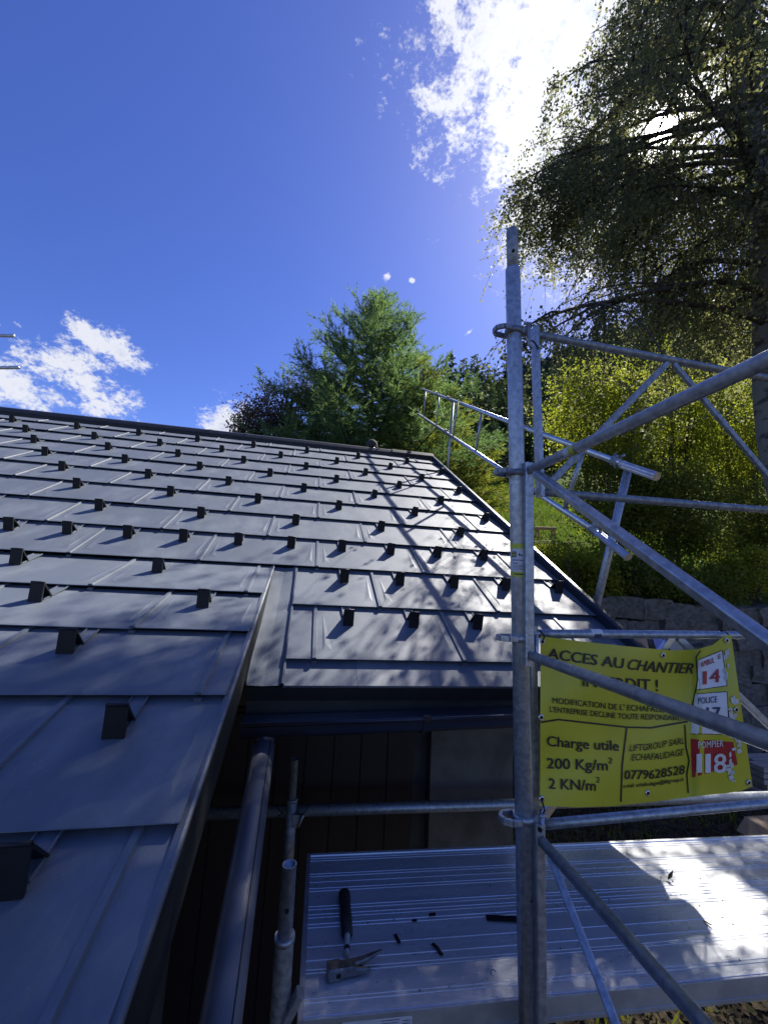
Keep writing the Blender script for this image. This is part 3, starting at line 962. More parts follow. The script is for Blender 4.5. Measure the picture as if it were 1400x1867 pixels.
rail = empty('long_rail', (ra2[0], RY2, ra2[2]), 'long grey tube lying behind the deck below the gutter', 'scaffold tube')
b.build('tube', 'galv', rail)
for i, (x0, y0, x1, y1) in enumerate(((505, 1472, 523, 1490), (507, 1488, 520, 1470), (545, 1489, 562, 1468), (540, 1486, 560, 1476))):
    b = MB(); b.tube([at_y(x0, y0, RY-.03), at_y((x0+x1)/2+2, (y0+y1)/2+3, RY-.035), at_y(x1, y1, RY-.03)], .0022, 5); b.build('wire_tie', 'rubber', rail)

# ------------------------------------------------------------------ deck
DZ = CZ-1.10
A = at_z(553, 1856, DZ); Bk = at_z(545.5, 1562, DZ)
dirx = unit(at_z(1400, 1529.5, DZ)-Bk); dirx[2] = 0
dirx = unit(dirx*.75+unit(at_z(1400, 1759, DZ)-A)*.25); diry = np.array([-dirx[1], dirx[0], 0])
DW = float((Bk-A)@diry); DL = 2.5
DM = Matrix(((dirx[0], diry[0], 0, A[0]), (dirx[1], diry[1], 0, A[1]), (0, 0, 1, DZ), (0, 0, 0, 1)))


def deck_v(py): return float((at_z(556, py, DZ)-A)@diry)


deck = empty('scaffold_deck', (A[0], A[1], DZ-.065), 'ribbed aluminium scaffold deck with a hammer lying on it', 'scaffold deck')
zs = lambda y: 1500+y/3.043
lines = []
for y in (208.5, 294, 332, 375, 476, 521, 575, 690, 765, 831, 994):
    lines.append((deck_v(zs(y)), y))
prof = [(0, -.06), (0, -.002), (.002, 0)]
for v, y in sorted(lines):
    if y in (332, 765, 690): prof += [(v-.003, 0), (v-.002, .0012), (v+.001, .0012), (v+.0025, 0)]
    elif y in (831, 994): prof += [(v-.007, 0), (v-.006, -.002), (v-.0045, -.002), (v-.0035, 0), (v+.0035, 0), (v+.0045, -.002), (v+.006, -.002), (v+.007, 0)]
    else: prof += [(v-.009, 0), (v-.0075, .0014), (v-.0052, .0014), (v-.0042, 0), (v+.0042, 0), (v+.0052, .0014), (v+.0075, .0014), (v+.009, 0)]
prof += [(DW-.004, 0), (DW-.002, .004), (DW+.010, .004), (DW+.012, 0), (DW+.012, -.06), (DW+.002, -.06), (DW, -.006), (.008, -.006), (.008, -.06)]
b = MB(); b.prism([(0, v, z) for v, z in prof], (0, 0, 0), (DL, 0, 0)); b.build('planking', 'alu', deck, DM)
b = MB(); b.bar((.0, -.0045, -.005), (DL, -.0045, -.005), .006, .012); b.bar((0, -.003, -.055), (DL, -.003, -.055), .006, .012); b.bar((0, -.0022, -.030), (DL, -.0022, -.030), .004, .040); b.build('side_rail', 'alu_edge', deck, DM)
for x in (-.0075, DL+.0075):
    b = MB(); b.box((x, DW/2, -.03), (.0135, DW+.02, .068)); b.build('end_cap', 'alu_edge', deck, DM)
# printed label on the side rail
def on_front(px, py):
    d = ray(px, py); n = -diry; o = A-diry*.0084; p = CAM+d*(((o-CAM)@n)/(d@n)); q = DM.inverted() @ Vector(p); return q.x, q.z


def front_rect(x0, y0, x1, y1, m, name, parent, lift=0.0, px=True):
    a, za = on_front(x0, y0); c, zc = on_front(x1, y1)
    b = MB(); b.add([(a, -.0084-lift, za), (c, -.0084-lift, za), (c, -.0084-lift, zc), (a, -.0084-lift, zc)], [(0, 1, 2, 3)]); return b.build(name, m, parent, DM)


l0, lz1 = on_front(625, 1848); l1, _ = on_front(752, 1835)
b = MB(); b.add([(l0, -.0082, -.052), (l1, -.0082, -.052), (l1, -.0082, -.010), (l0, -.0082, -.010)], [(0, 1, 2, 3)]); dl = b.build('label', 'label_white', deck, DM)
lw = l1-l0


def lrect(fx0, fx1, z0, z1, m, lift, name='print'):
    b = MB(); y = -.0082-lift
    b.add([(l0+lw*fx0, y, z0), (l0+lw*fx1, y, z0), (l0+lw*fx1, y, z1), (l0+lw*fx0, y, z1)], [(0, 1, 2, 3)]); b.build(name, m, dl, DM)


lrect(.02, .10, -.036, -.016, 'ink_navy', .0005); lrect(.04, .08, -.032, -.020, 'label_yellow', .0008); lrect(.055, .065, -.031, -.021, 'ink', .0011)
for i in range(5): lrect(.55, .82-.03*(i % 3), -.016-.006*i, -.0148-.006*i, 'ink_navy', .0005)
for i in range(4): lrect(.86, .97, -.020-.006*i, -.0185-.006*i, 'ink_navy', .0005)
lrect(.40, .66, -.050, -.044, 'label_yellow', .0005)


def text_mesh(s, bold=0.0):
    cu = bpy.data.curves.new('txt', 'FONT'); cu.body = s; cu.size = 1.0; cu.offset = bold; cu.resolution_u = 3
    o = bpy.data.objects.new('txt', cu)
    C.objects.link(o)
    dg = bpy.context.evaluated_depsgraph_get()
    me = bpy.data.meshes.new_from_object(o.evaluated_get(dg))
    bpy.data.objects.remove(o); bpy.data.curves.remove(cu)
    bm = bmesh.new(); bm.from_mesh(me)
    bmesh.ops.triangulate(bm, faces=bm.faces[:])
    for _ in range(2):
        lg = [e for e in bm.edges if e.calc_length() > .16]
        if lg: bmesh.ops.subdivide_edges(bm, edges=lg, cuts=1)
        bmesh.ops.triangulate(bm, faces=bm.faces[:])
    bm.to_mesh(me); bm.free()
    co = np.zeros(len(me.vertices)*3, np.float32); me.vertices.foreach_get('co', co)
    return me, co.reshape(-1, 3)


me, co = text_mesh('Tobler', .02)
co[:, 0] -= co[:, 0].min(); k = lw*.21/co[:, 0].max()
new = np.stack([l0+lw*.13+co[:, 0]*k, np.full(len(co), -.0089), -.033+co[:, 1]*k], 1)
me.vertices.foreach_set('co', new.reshape(-1).astype(np.float32)); me.update()
mesh_obj('lettering', me, 'ink', dl, DM)

# hammer
def dk(px, py, h=0.0): return at_z(px, py, DZ+h)


ham = empty('hammer', dk(640, 1790), 'steel roofing hammer with black rubber grip lying on the deck', 'hammer')
hx = unit(dk(703, 1775)-dk(597, 1795)); hx[2] = 0; hx = unit(hx); hy = np.array([-hx[1], hx[0], 0])
h0 = dk(597, 1797)
HL = float((dk(668, 1797)-h0)@hx)


def hp(a, c, z): return h0+hx*a+hy*c+np.array([0, 0, z+.001])


def loft(b, secs, smooth=False):
    n = len(secs[0]); vs = [p for s_ in secs for p in s_]
    b.add(vs, [(i*n+k, i*n+(k+1) % n, (i+1)*n+(k+1) % n, (i+1)*n+k) for i in range(len(secs)-1) for k in range(n)], smooth)
    b.add(secs[0], [tuple(range(n-1, -1, -1))]); b.add(secs[-1], [tuple(range(n))])


def sec(a, c0, c1, z0, z1, e=.003):
    return [hp(a, c, z) for c, z in ((c0+e, z0), (c1-e, z0), (c1, z0+e), (c1, z1-e), (c1-e, z1), (c0+e, z1), (c0, z1-e), (c0, z0+e))]


b = MB(); loft(b, [sec(0, .004, .036, .001, .029), sec(.004, .002, .038, 0, .030), sec(.034, .002, .038, 0, .030), sec(.040, .005, .035, .002, .027), sec(.078, .004, .037, .003, .027)])
b.build('head', 'tool_steel', ham)
b = MB(); loft(b, [sec(.074, .016, .037, .006, .026), sec(.10, .020, .039, .010, .026), sec(.135, .030, .043, .018, .027, .002), sec(.163, .041, .047, .022, .027, .001)]); b.build('pick', 'tool_steel', ham)
b = MB(); loft(b, [sec(.074, .004, .018, .003, .022), sec(.10, .005, .016, .004, .018), sec(.122, .008, .015, .007, .014, .001)]); b.build('claw', 'tool_steel', ham)
b = MB(); b.box(hp(.030, .0015, .014), (.012, .003, .008)); b.build('magnet_slot', 'hole', ham)
# shaft runs away from the head
g1 = dk(628, 1632, .016); g0 = dk(633, 1703, .016); sh = dk(632.5, 1766, .014)
ux = unit(g1-g0); ux[2] = 0; ux = unit(ux); vx = np.array([ux[1], -ux[0], 0])


def ring(c, a, bz, n=16): return [c+vx*a*math.cos(2*PI*k/n)+np.array([0, 0, bz])*math.sin(2*PI*k/n) for k in range(n)]


b = MB(); loft(b, [ring(hp(.056, .034, .015), .012, .012), ring(sh, .0085, .0085), ring(sh+(g0-sh)*.5, .0075, .007), ring(g0, .0085, .008)], True); b.build('shaft', 'shaft', ham)
b = MB(); m_ = sh+(g0-sh)*.55; loft(b, [ring(m_-ux*.006, .0083, .0078), ring(m_+ux*.006, .0083, .0078)], True); b.build('band', 'rubber', ham)
b = MB(); L = float((g1-g0)@ux)
loft(b, [ring(g0-ux*.004, .010, .010), ring(g0, .0165, .015), ring(g0+ux*L*.3, .0185, .0155), ring(g0+ux*L*.65, .0180, .0155), ring(g0+ux*L*.93, .0205, .0165), ring(g0+ux*(L+.010), .0195, .0155), ring(g0+ux*(L+.016), .013, .011)], True); b.build('grip', 'rubber', ham)


# offcuts and litter on the deck
def strip(pts, w, m, label, cat, name, thick=.0012, curl=.004):
    q = [dk(*p) for p in pts]; b = MB()
    for i in range(len(q)-1):
        b.bar(q[i]+np.array([0, 0, .003+curl*(i % 2)]), q[i+1]+np.array([0, 0, .003+curl*((i+1) % 2)]), w, thick)
    return b.build(name, m, None, None, label=label, category=cat, group='sheet metal offcuts on the deck')


strip([(720, 1705), (728, 1724)], .010, 'guard', 'short straight sheet metal offcut on the deck beside the hammer grip', 'offcut', 'metal_offcut')
strip([(788, 1722), (796, 1732), (806, 1744)], .011, 'guard', 'bent strip of sheet metal offcut on the middle of the deck', 'offcut', 'metal_offcut')
strip([(782, 1670), (794, 1671)], .013, 'guard', 'square chip of sheet metal on the deck ribs', 'offcut', 'metal_offcut')
strip([(751, 1680), (760, 1682)], .009, 'guard', 'tiny pointed chip of sheet metal on the deck ribs', 'offcut', 'metal_offcut')
strip([(886, 1675), (940, 1680), (965, 1681)], .024, 'guard', 'longest flat strip of sheet metal on the deck, reaching behind the post', 'offcut', 'metal_offcut')
strip([(1282, 1680), (1297, 1691)], .007, 'guard', 'thin dark splinter on the sunlit side of the deck', 'offcut', 'metal_offcut')
b = MB(); qa = [dk(896, 1778), dk(894, 1770), dk(899, 1768), dk(904, 1772)]; b.tube([p+np.array([0, 0, .002]) for p in qa], .0012, 5); b.build('wire_curl', 'galv_old', None, None, label='small curled wire swarf near the deck front edge', category='swarf')
b = MB(); q = dk(1224, 1609)
b.add(leaf_quads(np.array([q+np.array([0, 0, .006]), q+np.array([.01, .004, .006]), q+np.array([-.012, .006, .006])]), .035, .014).reshape(-1, 3), [(0, 1, 2, 3), (4, 5, 6, 7), (8, 9, 10, 11)])
b.build('dry_leaf', 'litter', None, None, label='curled dry leaf on the sunlit side of the deck', category='leaf')
# crumbs, all of them far too many to count
crumb = []
cr = np.random.default_rng(5)
for _ in range(170):
    px, py = cr.uniform(560, 1380), cr.uniform(1600, 1830)
    q = dk(px, py)
    lv = DM.inverted() @ Vector(q)
    if not (.02 < lv.y < DW-.02 and .02 < lv.x < DL-.05): continue
    s_ = cr.uniform(.0015, .004)
    crumb.append((q, s_))
P = np.array([c[0] for c in crumb]); S = np.array([c[1] for c in crumb])
lq = leaf_quads(P+np.array([0, 0, .0035]), S*2, S*1.5, rng=cr)
mesh_obj('crumbs', quads_mesh('crumbs', lq), 'bark_dark', kind='stuff', label='dark crumbs and dust scattered over the deck', category='crumbs')

# ------------------------------------------------------------------ banner
def ban_y(px, py):
    return 1.118-.012*math.sin((px-985)/47.0)*smooth(985, 1030, px)+.006*math.sin((px*.6+py)/31.0)-.022*smooth(1240, 1330, px)*math.sin((py-1150)/95.0+.4)-.016*smooth(1255, 1275, px)*(1-smooth(1275, 1300, px))


def ban(px, py, lift=0.0):
    return at_y(px, py, float(ban_y(px, py))-lift)


topx = [985, 1040, 1100, 1170, 1225, 1270, 1298, 1315, 1332]; topy = [1160, 1167, 1174, 1181, 1186, 1184, 1176, 1163, 1156]
botx = [984, 1050, 1115, 1190, 1245, 1290, 1325, 1350, 1371]; boty = [1469, 1472, 1470, 1462, 1455, 1449, 1446, 1442, 1434]
banner = empty('banner', ban(1180, 1470), 'yellow vinyl site banner with black French warning text and emergency numbers', 'banner')
NS, NTt = 64, 44
b = MB(); vs = []
ss = np.linspace(0, 8, NS+1)
for j in range(NTt+1):
    t_ = j/NTt
    for s_ in ss:
        tx, ty = np.interp(s_, range(9), topx), np.interp(s_, range(9), topy); bx, by = np.interp(s_, range(9), botx), np.interp(s_, range(9), boty)
        vs.append(ban(tx+(bx-tx)*t_, ty+(by-ty)*t_))
nn = NS+1
b.add(vs, [(j*nn+i, (j+1)*nn+i, (j+1)*nn+i+1, j*nn+i+1) for j in range(NTt) for i in range(NS)], True)
sheet = b.build('sheet', 'banner', banner)


def btext(s, base, cap, m, bold=.012, slant=0.0, lift=.0030):
    """text set along a polyline of photo points, printed on the banner cloth"""
    me, co = text_mesh(s, 0.0)
    co[:, 0] -= co[:, 0].min(); wid = co[:, 0].max(); co[:, 0] /= wid
    co[:, 1] /= .729
    base = np.array(base, float)
    L = np.r_[0, np.cumsum(np.linalg.norm(np.diff(base, axis=0), axis=1))]; L /= L[-1]
    tri_ = [tuple(p.vertices) for p in me.polygons]
    b = MB(); bold *= 1.6
    # heavier strokes: the glyphs are struck three times, a hair apart
    for q_, (ox, oy) in enumerate(((0, 0), (bold*1.3, 0), (bold*.65, bold*.7))):
        cx2 = np.clip(co[:, 0]+(ox-bold*.65)/wid, -.05, 1.05)
        X = np.interp(cx2, L, base[:, 0]); Y = np.interp(cx2, L, base[:, 1])
        X2 = X+co[:, 1]*cap*slant; Y2 = Y-(co[:, 1]+oy-bold*.35)*cap
        b.add([ban(x, y, lift+.0003*q_) for x, y in zip(X2, Y2)], tri_)
    me = b.mesh('lettering')
    return mesh_obj('lettering', me, m, banner)


def bpoly(pts, m, name, lift=.0012, nsub=6):
    """flat printed panel: quad of photo points, subdivided to follow the cloth"""
    p = np.array(pts, float); b = MB(); vs = []
    for j in range(nsub+1):
        for i in range(nsub+1):
            s_, t_ = i/nsub, j/nsub
            q = (p[0]*(1-s_)+p[1]*s_)*(1-t_)+(p[3]*(1-s_)+p[2]*s_)*t_
            vs.append(ban(q[0], q[1], lift))
    n = nsub+1
    b.add(vs, [(j*n+i, (j+1)*n+i, (j+1)*n+i+1, j*n+i+1) for j in range(nsub) for i in range(nsub)], True)
    return b.build(name, m, banner)


def brule(pts, w, m='ink', lift=.0016):
    p = np.array(pts, float)
    t_ = np.linspace(0, len(p)-1, 8*(len(p)-1)+1)
    X = np.interp(t_, range(len(p)), p[:, 0]); Y = np.interp(t_, range(len(p)), p[:, 1])
    dx, dy = np.gradient(X), np.gradient(Y); L = np.hypot(dx, dy); nx, ny = -dy/L, dx/L
    b = MB(); vs = []
    for x, y, a, c in zip(X, Y, nx, ny): vs += [ban(x-a*w/2, y-c*w/2, lift), ban(x+a*w/2, y+c*w/2, lift)]
    b.add(vs, [(2*i, 2*i+1, 2*i+3, 2*i+2) for i in range(len(X)-1)]); return b.build('rule', m, banner)


btext('ACCES AU', [(998, 1200), (1060, 1209), (1136, 1219)], 19.5, 'ink', .022, .12)
btext('CHANTIER', [(1142, 1220), (1200, 1226), (1262, 1228)], 19.5, 'ink', .022, .34)
btext('INTERDIT !', [(1062, 1251), (1130, 1257), (1199, 1260)], 22, 'ink', .022)
btext("MODIFICATION DE L' ECHAFAUDAGE", [(1007, 1282), (1121, 1294), (1240, 1301)], 11, 'ink', .016)
btext("L'ENTREPRISE DECLINE TOUTE RESPONSABILITE", [(1002, 1298), (1134, 1311), (1256, 1314)], 10.5, 'ink', .016)
btext('Charge utile', [(997, 1360), (1060, 1365), (1128, 1369)], 19, 'ink', .020)
btext('200 Kg/m', [(997, 1401), (1108, 1405)], 20, 'ink', .020)
btext('2', [(1109, 1392), (1116, 1392)], 11, 'ink', .020)
btext('2 KN/m', [(1000, 1438), (1086, 1442)], 20, 'ink', .020)
btext('2', [(1087, 1427), (1093, 1427)], 11, 'ink', .020)
btext('LIFTGROUP SARL', [(1147.5, 1370), (1180, 1368), (1212, 1362), (1247, 1356)], 12.5, 'ink', .006, .15)
btext('ECHAFAUDAGE', [(1151, 1387), (1200, 1385), (1245, 1377)], 12.5, 'ink', .008, .15)
btext('0779628528', [(1138, 1421), (1190, 1420), (1247, 1411)], 17, 'ink', .020, .08)
btext('e-mail: echafaudages@liftgroup.ch', [(1136, 1437), (1190, 1432), (1246, 1424)], 7, 'ink', .022)
brule([(986, 1317), (1018, 1312), (1143, 1326), (1186, 1327), (1250, 1316)], 3.2)
brule([(1142, 1327), (1134, 1394), (1131.5, 1462)], 3.0)
brule([(1248, 1321), (1250, 1362), (1255.5, 1387), (1251.5, 1412), (1254, 1446)], 2.6)
brule([(1277, 1186), (1268, 1198), (1271, 1240), (1261, 1287), (1251, 1318)], 2.2)
bpoly([(1273, 1203), (1316, 1186), (1325, 1250), (1270, 1258)], 'print_white', 'panel')
for pts in ([(1273, 1203), (1316, 1186)], [(1316, 1186), (1325, 1250)], [(1270, 1258), (1325, 1250)]): brule(pts, 1.3)
bpoly([(1266, 1266), (1325, 1261), (1329, 1339), (1258, 1338)], 'print_white', 'panel')
for pts in ([(1271, 1265), (1325, 1261)], [(1325, 1261), (1329, 1339)], [(1258, 1338), (1329, 1339)]): brule(pts, 1.3)
bpoly([(1258, 1347), (1336, 1353), (1344, 1394), (1261, 1418)], 'ink_red', 'panel')
btext('AMBUL', [(1277, 1217), (1302, 1208)], 10.5, 'ink_red', .012); btext('E', [(1309, 1202), (1314, 1200)], 9, 'ink_red', .01)
btext('1', [(1281, 1248), (1288, 1247)], 25, 'ink_red', .015); btext('4', [(1293, 1246), (1312, 1243)], 25, 'ink_red', .015)
btext('POLICE', [(1272, 1283.5), (1307, 1280.5)], 12, 'ink_navy', .010)
btext('117', [(1272, 1311), (1313, 1310)], 22, 'ink_navy', .020)
btext('POMPIER', [(1272, 1364.5), (1318, 1361)], 12.5, 'print_white', .006)
for ch_, x0, x1 in (('1', 1269, 1279), ('1', 1285, 1295), ('8', 1301, 1323)): btext(ch_, [(x0, 1409), (x1, 1408)], 36, 'print_white', .020)
# scuffed white wear where the print has come off
wr = np.random.default_rng(3)
for (cx_, cy_, rx, ry, n) in ((1332, 1400, 13, 22, 12), (1337, 1300, 6, 26, 9), (1322, 1205, 5, 22, 7), (1345, 1352, 4, 20, 6)):
    for _ in range(n):
        x, y = cx_+wr.normal()*rx*.55, cy_+wr.normal()*ry*.55
        a = wr.uniform(2, 6.5); h_ = wr.uniform(2, 8)
        bpoly([(x-a*.8, y-h_*.3), (x+a*.5, y-h_), (x+a, y+h_*.4), (x-a*.4, y+h_)], 'scuff', 'scuff', .0026+.0001*wr.random(), 2)
for (x, y) in ((988, 1170), (1208, 1195), (1324, 1168), (986, 1308), (1180, 1446), (1364, 1427), (1341, 1294), (987, 1457)):
    c = ban(x, y, .002); b = MB()
    n = 16
    vs = [c+np.array([.0085*math.cos(2*PI*k/n)*r_, -.001-d_, .0085*math.sin(2*PI*k/n)*r_]) for r_, d_ in ((1.0, 0), (.85, .0018), (.6, .0012)) for k in range(n)]
    b.add(vs, [(i*n+k, i*n+(k+1) % n, (i+1)*n+(k+1) % n, (i+1)*n+k) for i in range(2) for k in range(n)], True)
    gr = b.build('grommet', 'galv_bright', banner)
    b = MB(); b.add([c+np.array([.0052*math.cos(2*PI*k/n), -.0012, .0052*math.sin(2*PI*k/n)]) for k in range(n)], [tuple(range(n))]); b.build('eyelet', 'hole', gr)
for (x, y, tx, ty) in ((988, 1170, 985, 1150), (1324, 1168, 1319, 1149), (987, 1457, 985, 1492)):
    c = ban(x, y, .006); q = at_y(tx, ty, EY-.016); b = MB()
    b.tube([c, c+(q-c)*.5+np.array([.006, -.008, 0]), q, q+np.array([0, .03, -.012])], .0022, 6); b.build('cable_tie', 'rubber', banner)

# ------------------------------------------------------------------ sloping guardrail on the gable
GX = RO[0]+3.20
gg = empty('gable_guardrail', at_x(1080, 1112, GX), 'bright sloping tube guardrail with rungs beyond the roof verge', 'guardrail')


def gx_(px, py): return at_x(px, py, GX)


ru0, ru1 = gx_(769, 709), gx_(1146, 851); rl0, rl1 = gx_(762, 755), gx_(1092, 974)
b = MB(); b.tube([ru0, ru1], .0215, 18); b.build('upper_rail', 'galv_bright', gg)
b = MB(); b.tube([rl0, rl1], .0215, 18); b.build('lower_rail', 'galv_bright', gg)
for a, c in (((1134, 847), (1197, 869)), ((1084, 968), (1145, 1016))):
    b = MB(); p, q = gx_(*a), gx_(*c); dd = unit(q-p)
    n = 28; rr = [.0255 if k % 2 else .0235 for k in range(n)]
    a1 = np.cross(dd, (1, 0, 0)); a1 /= np.linalg.norm(a1); b1 = np.cross(dd, a1)
    vs = [c_+(a1*math.cos(2*PI*k/n)+b1*math.sin(2*PI*k/n))*rr[k] for c_ in (p, q) for k in range(n)]
    b.add(vs, [(k, (k+1) % n, n+(k+1) % n, n+k) for k in range(n)]); b.add(vs[n:], [tuple(range(n))]); b.add(vs[:n], [tuple(range(n-1, -1, -1))])
    b.tube([p-dd*.004, p+dd*.012], .0275, 18)
    sl2 = b.build('fluted_sleeve', 'galv_bright', gg)
    h_ = p+(q-p)*.62; dv = unit(h_-CAM); b = MB(); b.tube([h_-dv*.0272, h_-dv*.02], .006, 10); b.build('pin_hole', 'hole', sl2)
for (a, c, r_) in (((776, 714), (772, 759), .011), ((800, 722), (795, 776), .011), ((834, 735), (826, 796), .013), ((878, 753), (867, 825), .015), ((1062, 826), (1027, 934), .0165)):
    b = MB(); b.tube([gx_(*a), gx_(*c)], r_, 14); b.build('rung', 'galv', gg)
for (a, c, r_, m) in (((824, 728), (814, 850), .018, 'galv'), ((1140, 851), (1080, 1112), .0245, 'galv')):
    p, q = gx_(*a), gx_(*c); b = MB(); b.tube([p+(.02, 0, 0), q+(.02, 0, 0)+(q-p)*.6], r_, 18); b.build('post', m, gg)
for (x, y) in ((1122, 842), (1082, 966), (796, 719), (817, 727), (812, 787)):
    k = 1.0 if x > 1000 else .8
    c = gx_(x, y); b = MB(); dd = unit(ru1-ru0)
    b.tube([c-dd*.022*k, c+dd*.022*k], .030*k, 16)
    b.bar(c+(-.02, -.02, .028*k), c+(.055, .03, .036*k), .030*k, .016*k); b.tube([c+(-.025, -.02, -.05*k), c+(-.02, -.02, .05*k)], .007*k, 8)
    b.tube([c+(.03, -.04, .035*k), c+(.03, .06, .030*k)], .008*k, 8); b.box(c+np.array([.0, -.03, -.03*k]), (.03*k, .02*k, .03*k))
    b.build('coupler', 'galv_old', gg)

# guardrail tube ends of the scaffold behind the ridge
for i, (x, y, x2, y2) in enumerate(((28, 612.5, -260, 605), (37, 670, -260, 674))):
    p, q = at_y(x, y, 6.6), at_y(x2, y2, 6.6); b = MB(); dd = unit(p-q)
    b.tube([q, p-dd*.01, p-dd*.003, p], [.024, .024, .020, .008], 18)
    tb = empty('guardrail_tube', q, ('upper' if i == 0 else 'lower')+' pale tube end above the roof ridge in front of the clouds', 'scaffold tube')
    b.build('tube', 'galv_bright', tb)
q = at_y(-200, 640, 6.67); gz0 = float(ground_z(q[0], q[1]))
s2 = empty('scaffold_standard', (q[0], q[1], gz0), 'scaffold post behind the ridge carrying the pale tubes', 'scaffold post')
b = MB(); b.tube([(q[0], q[1], gz0), (q[0], q[1], q[2]+.9)], .02415, 18); b.build('tube', 'galv', s2)
b = MB(); b.box((q[0], q[1], gz0+.01), (.15, .15, .02)); b.build('base_plate', 'galv', s2)

# ------------------------------------------------------------------ retaining wall
def stone_mesh(seed):
    r = np.random.default_rng(100+seed)
    n = 3; pts = {}; V = []; Fs = []

    def vid(i, j, k):
        key = (i, j, k)
        if key not in pts:
            p = np.array([i, j, k], float)-1
            q = p/np.linalg.norm(p); p = (p*.80+q*.34*np.linalg.norm(p)*.8)*.5+r.normal(0, .045, 3)
            pts[key] = len(V); V.append(tuple(p))
        return pts[key]
    for a in range(2):
        for c in range(2):
            for k, fl in ((0, True), (2, False)):
                f = [vid(a, c, k), vid(a+1, c, k), vid(a+1, c+1, k), vid(a, c+1, k)]; Fs.append(f[::-1] if fl else f)
                f = [vid(a, k, c), vid(a+1, k, c), vid(a+1, k, c+1), vid(a, k, c+1)]; Fs.append(f if fl else f[::-1])
                f = [vid(k, a, c), vid(k, a+1, c), vid(k, a+1, c+1), vid(k, a, c+1)]; Fs.append(f[::-1] if fl else f)
    me = bpy.data.meshes.new('stone'); me.from_pydata(V, [], Fs); me.update(); me.materials.append(MATS['stone'])
    return me


stones = [stone_mesh(i) for i in range(7)]
wall = empty('stone_wall', (6, WALL_Y, 0), 'rough dry stone retaining wall below the overgrown bank', 'stone wall')
b = MB(); b.box((6.6, WALL_Y+.32, 1.24), (9.6, .5, 2.5)); b.build('core', 'mortar', wall)
wr = np.random.default_rng(21)
z = -.03
while z < 2.58:
    hh = wr.uniform(.22, .44); x = 1.85+wr.uniform(-.15, .1)
    while x < 10.4:
        ww = wr.uniform(.24, .95)
        me = stones[wr.integers(7)]
        mw = T((x+ww/2, WALL_Y+.05+wr.normal()*.045, z+hh/2+wr.normal()*.03)) @ Matrix.Rotation(wr.normal()*.10, 4, 'Y') @ Matrix.Rotation(wr.normal()*.09, 4, 'Z') @ Matrix.Diagonal((ww*1.02, .42, hh*1.04, 1))
        mesh_obj('stone', me, None, wall, mw)
        x += ww+wr.uniform(.0, .02)
    z += hh

# ------------------------------------------------------------------ site clutter in the yard
def ground_hit(px, py):
    d = ray(px, py); s_ = 2.0
    while s_ < 400:
        p = CAM+d*s_
        if p[2] < float(ground_z(p[0], p[1])): return p
        s_ += .03
    return p


for (tx, ty, w, m, lab, nm, cat, bx) in ((1166, 1160, .24, 'card', 'torn pale cardboard sheet leaning on the stone wall', 'cardboard_sheet', 'cardboard', -.25),
                                     (1198, 1164, .20, 'plastic_blue', 'blue plastic sheet leaning beside the cardboard', 'plastic_sheet', 'plastic sheet', .05),
                                     (1225, 1168, .26, 'wood_grey', 'weathered board leaning on the stone wall by the blue sheet', 'leaning_board', 'board', .35),
                                     (1130, 1158, .07, 'wood_grey', 'narrow pale batten leaning on the stone wall', 'leaning_batten', 'batten', -.5)):
    top = at_y(tx, ty, 6.15); bot = np.array([top[0]+bx, 5.45, .02])
    b = MB(); b.bar(bot, top, w, .012, (0, -1, .3)); b.build(nm, m, None, None, label=lab, category=cat)
# board pile and carton at the right
pp = at_y(1385, 1385, 5.2)
pile = empty('board_pile', (pp[0], 5.2, 0), 'low pile of pale sawn boards beside the retaining wall', 'board pile')
for j in range(6):
    for i in range(2):
        b = MB(); b.box((pp[0]+.75+wr.normal()*.04, 5.1+.24*i+wr.normal()*.01, .05+j*(pp[2]-.02)/6), (1.9, .21, (pp[2]-.03)/6-.012), None); b.build('board', 'wood_grey', pile)
bc = at_z(1396, 1520, .45)
box = empty('carton', (bc[0], bc[1], 0), 'brown cardboard carton with open flaps on the leaf litter', 'carton')
gzb = float(ground_z(bc[0], bc[1]))
b = MB(); b.box((bc[0]+.16, bc[1], .27), (.42, .34, .5)); b.build('body', 'card', box)
b = MB(); b.bar((bc[0]-.05, bc[1]-.0, .52), (bc[0]-.17, bc[1]-.0, .40), .32, .006, (0.7, 0, .7)); b.build('flap', 'card', box)
b = MB(); b.bar((bc[0]+.16, bc[1]-.17, .52), (bc[0]+.16, bc[1]-.27, .58), .40, .006, (0, .4, .9)); b.build('flap', 'card', box)
# trestle and boards on the meadow
hq = ground_hit(1000, 986)
tr = empty('sawhorse', hq, 'small wooden sawhorse standing on the sunny meadow', 'sawhorse')
sc_ = np.linalg.norm(hq-CAM)/F_PX


def mp(px, py, dy=0.0): return at_y(px, py, hq[1]+dy)


b = MB(); b.bar(mp(973, 963), mp(1013, 964), .07, .09); b.build('beam', 'wood', tr)
for x0, x1 in ((977, 975), (980, 984), (1009, 1014), (1006, 1003)):
    for dy in (0,):
        b = MB(); b.bar(mp(x0, 965, .05), mp(x1, 987, .1 if x0 % 2 else -.1), .045, .045, (0, 1, 0)); b.build('leg', 'wood', tr)
for i, (x0, y0, x1, y1, m) in enumerate(((960, 988, 1003, 986, 'paper'), (960, 992, 1062, 989, 'wood_grey'), (960, 996, 1030, 993, 'wood'))):
    d0 = ground_hit(985, 1004)
    a = at_y(x0, y0, d0[1]); c = at_y(x1, y1, d0[1]+.1)
    b = MB(); b.bar(a, c, .14, .03)
    b.build('plank', m, None, None, label=('short white plank topmost of the stack behind the verge', 'long grey plank in the stack behind the verge', 'raw timber plank lowest of the stack behind the verge')[i], category='plank', group='planks on the bank')

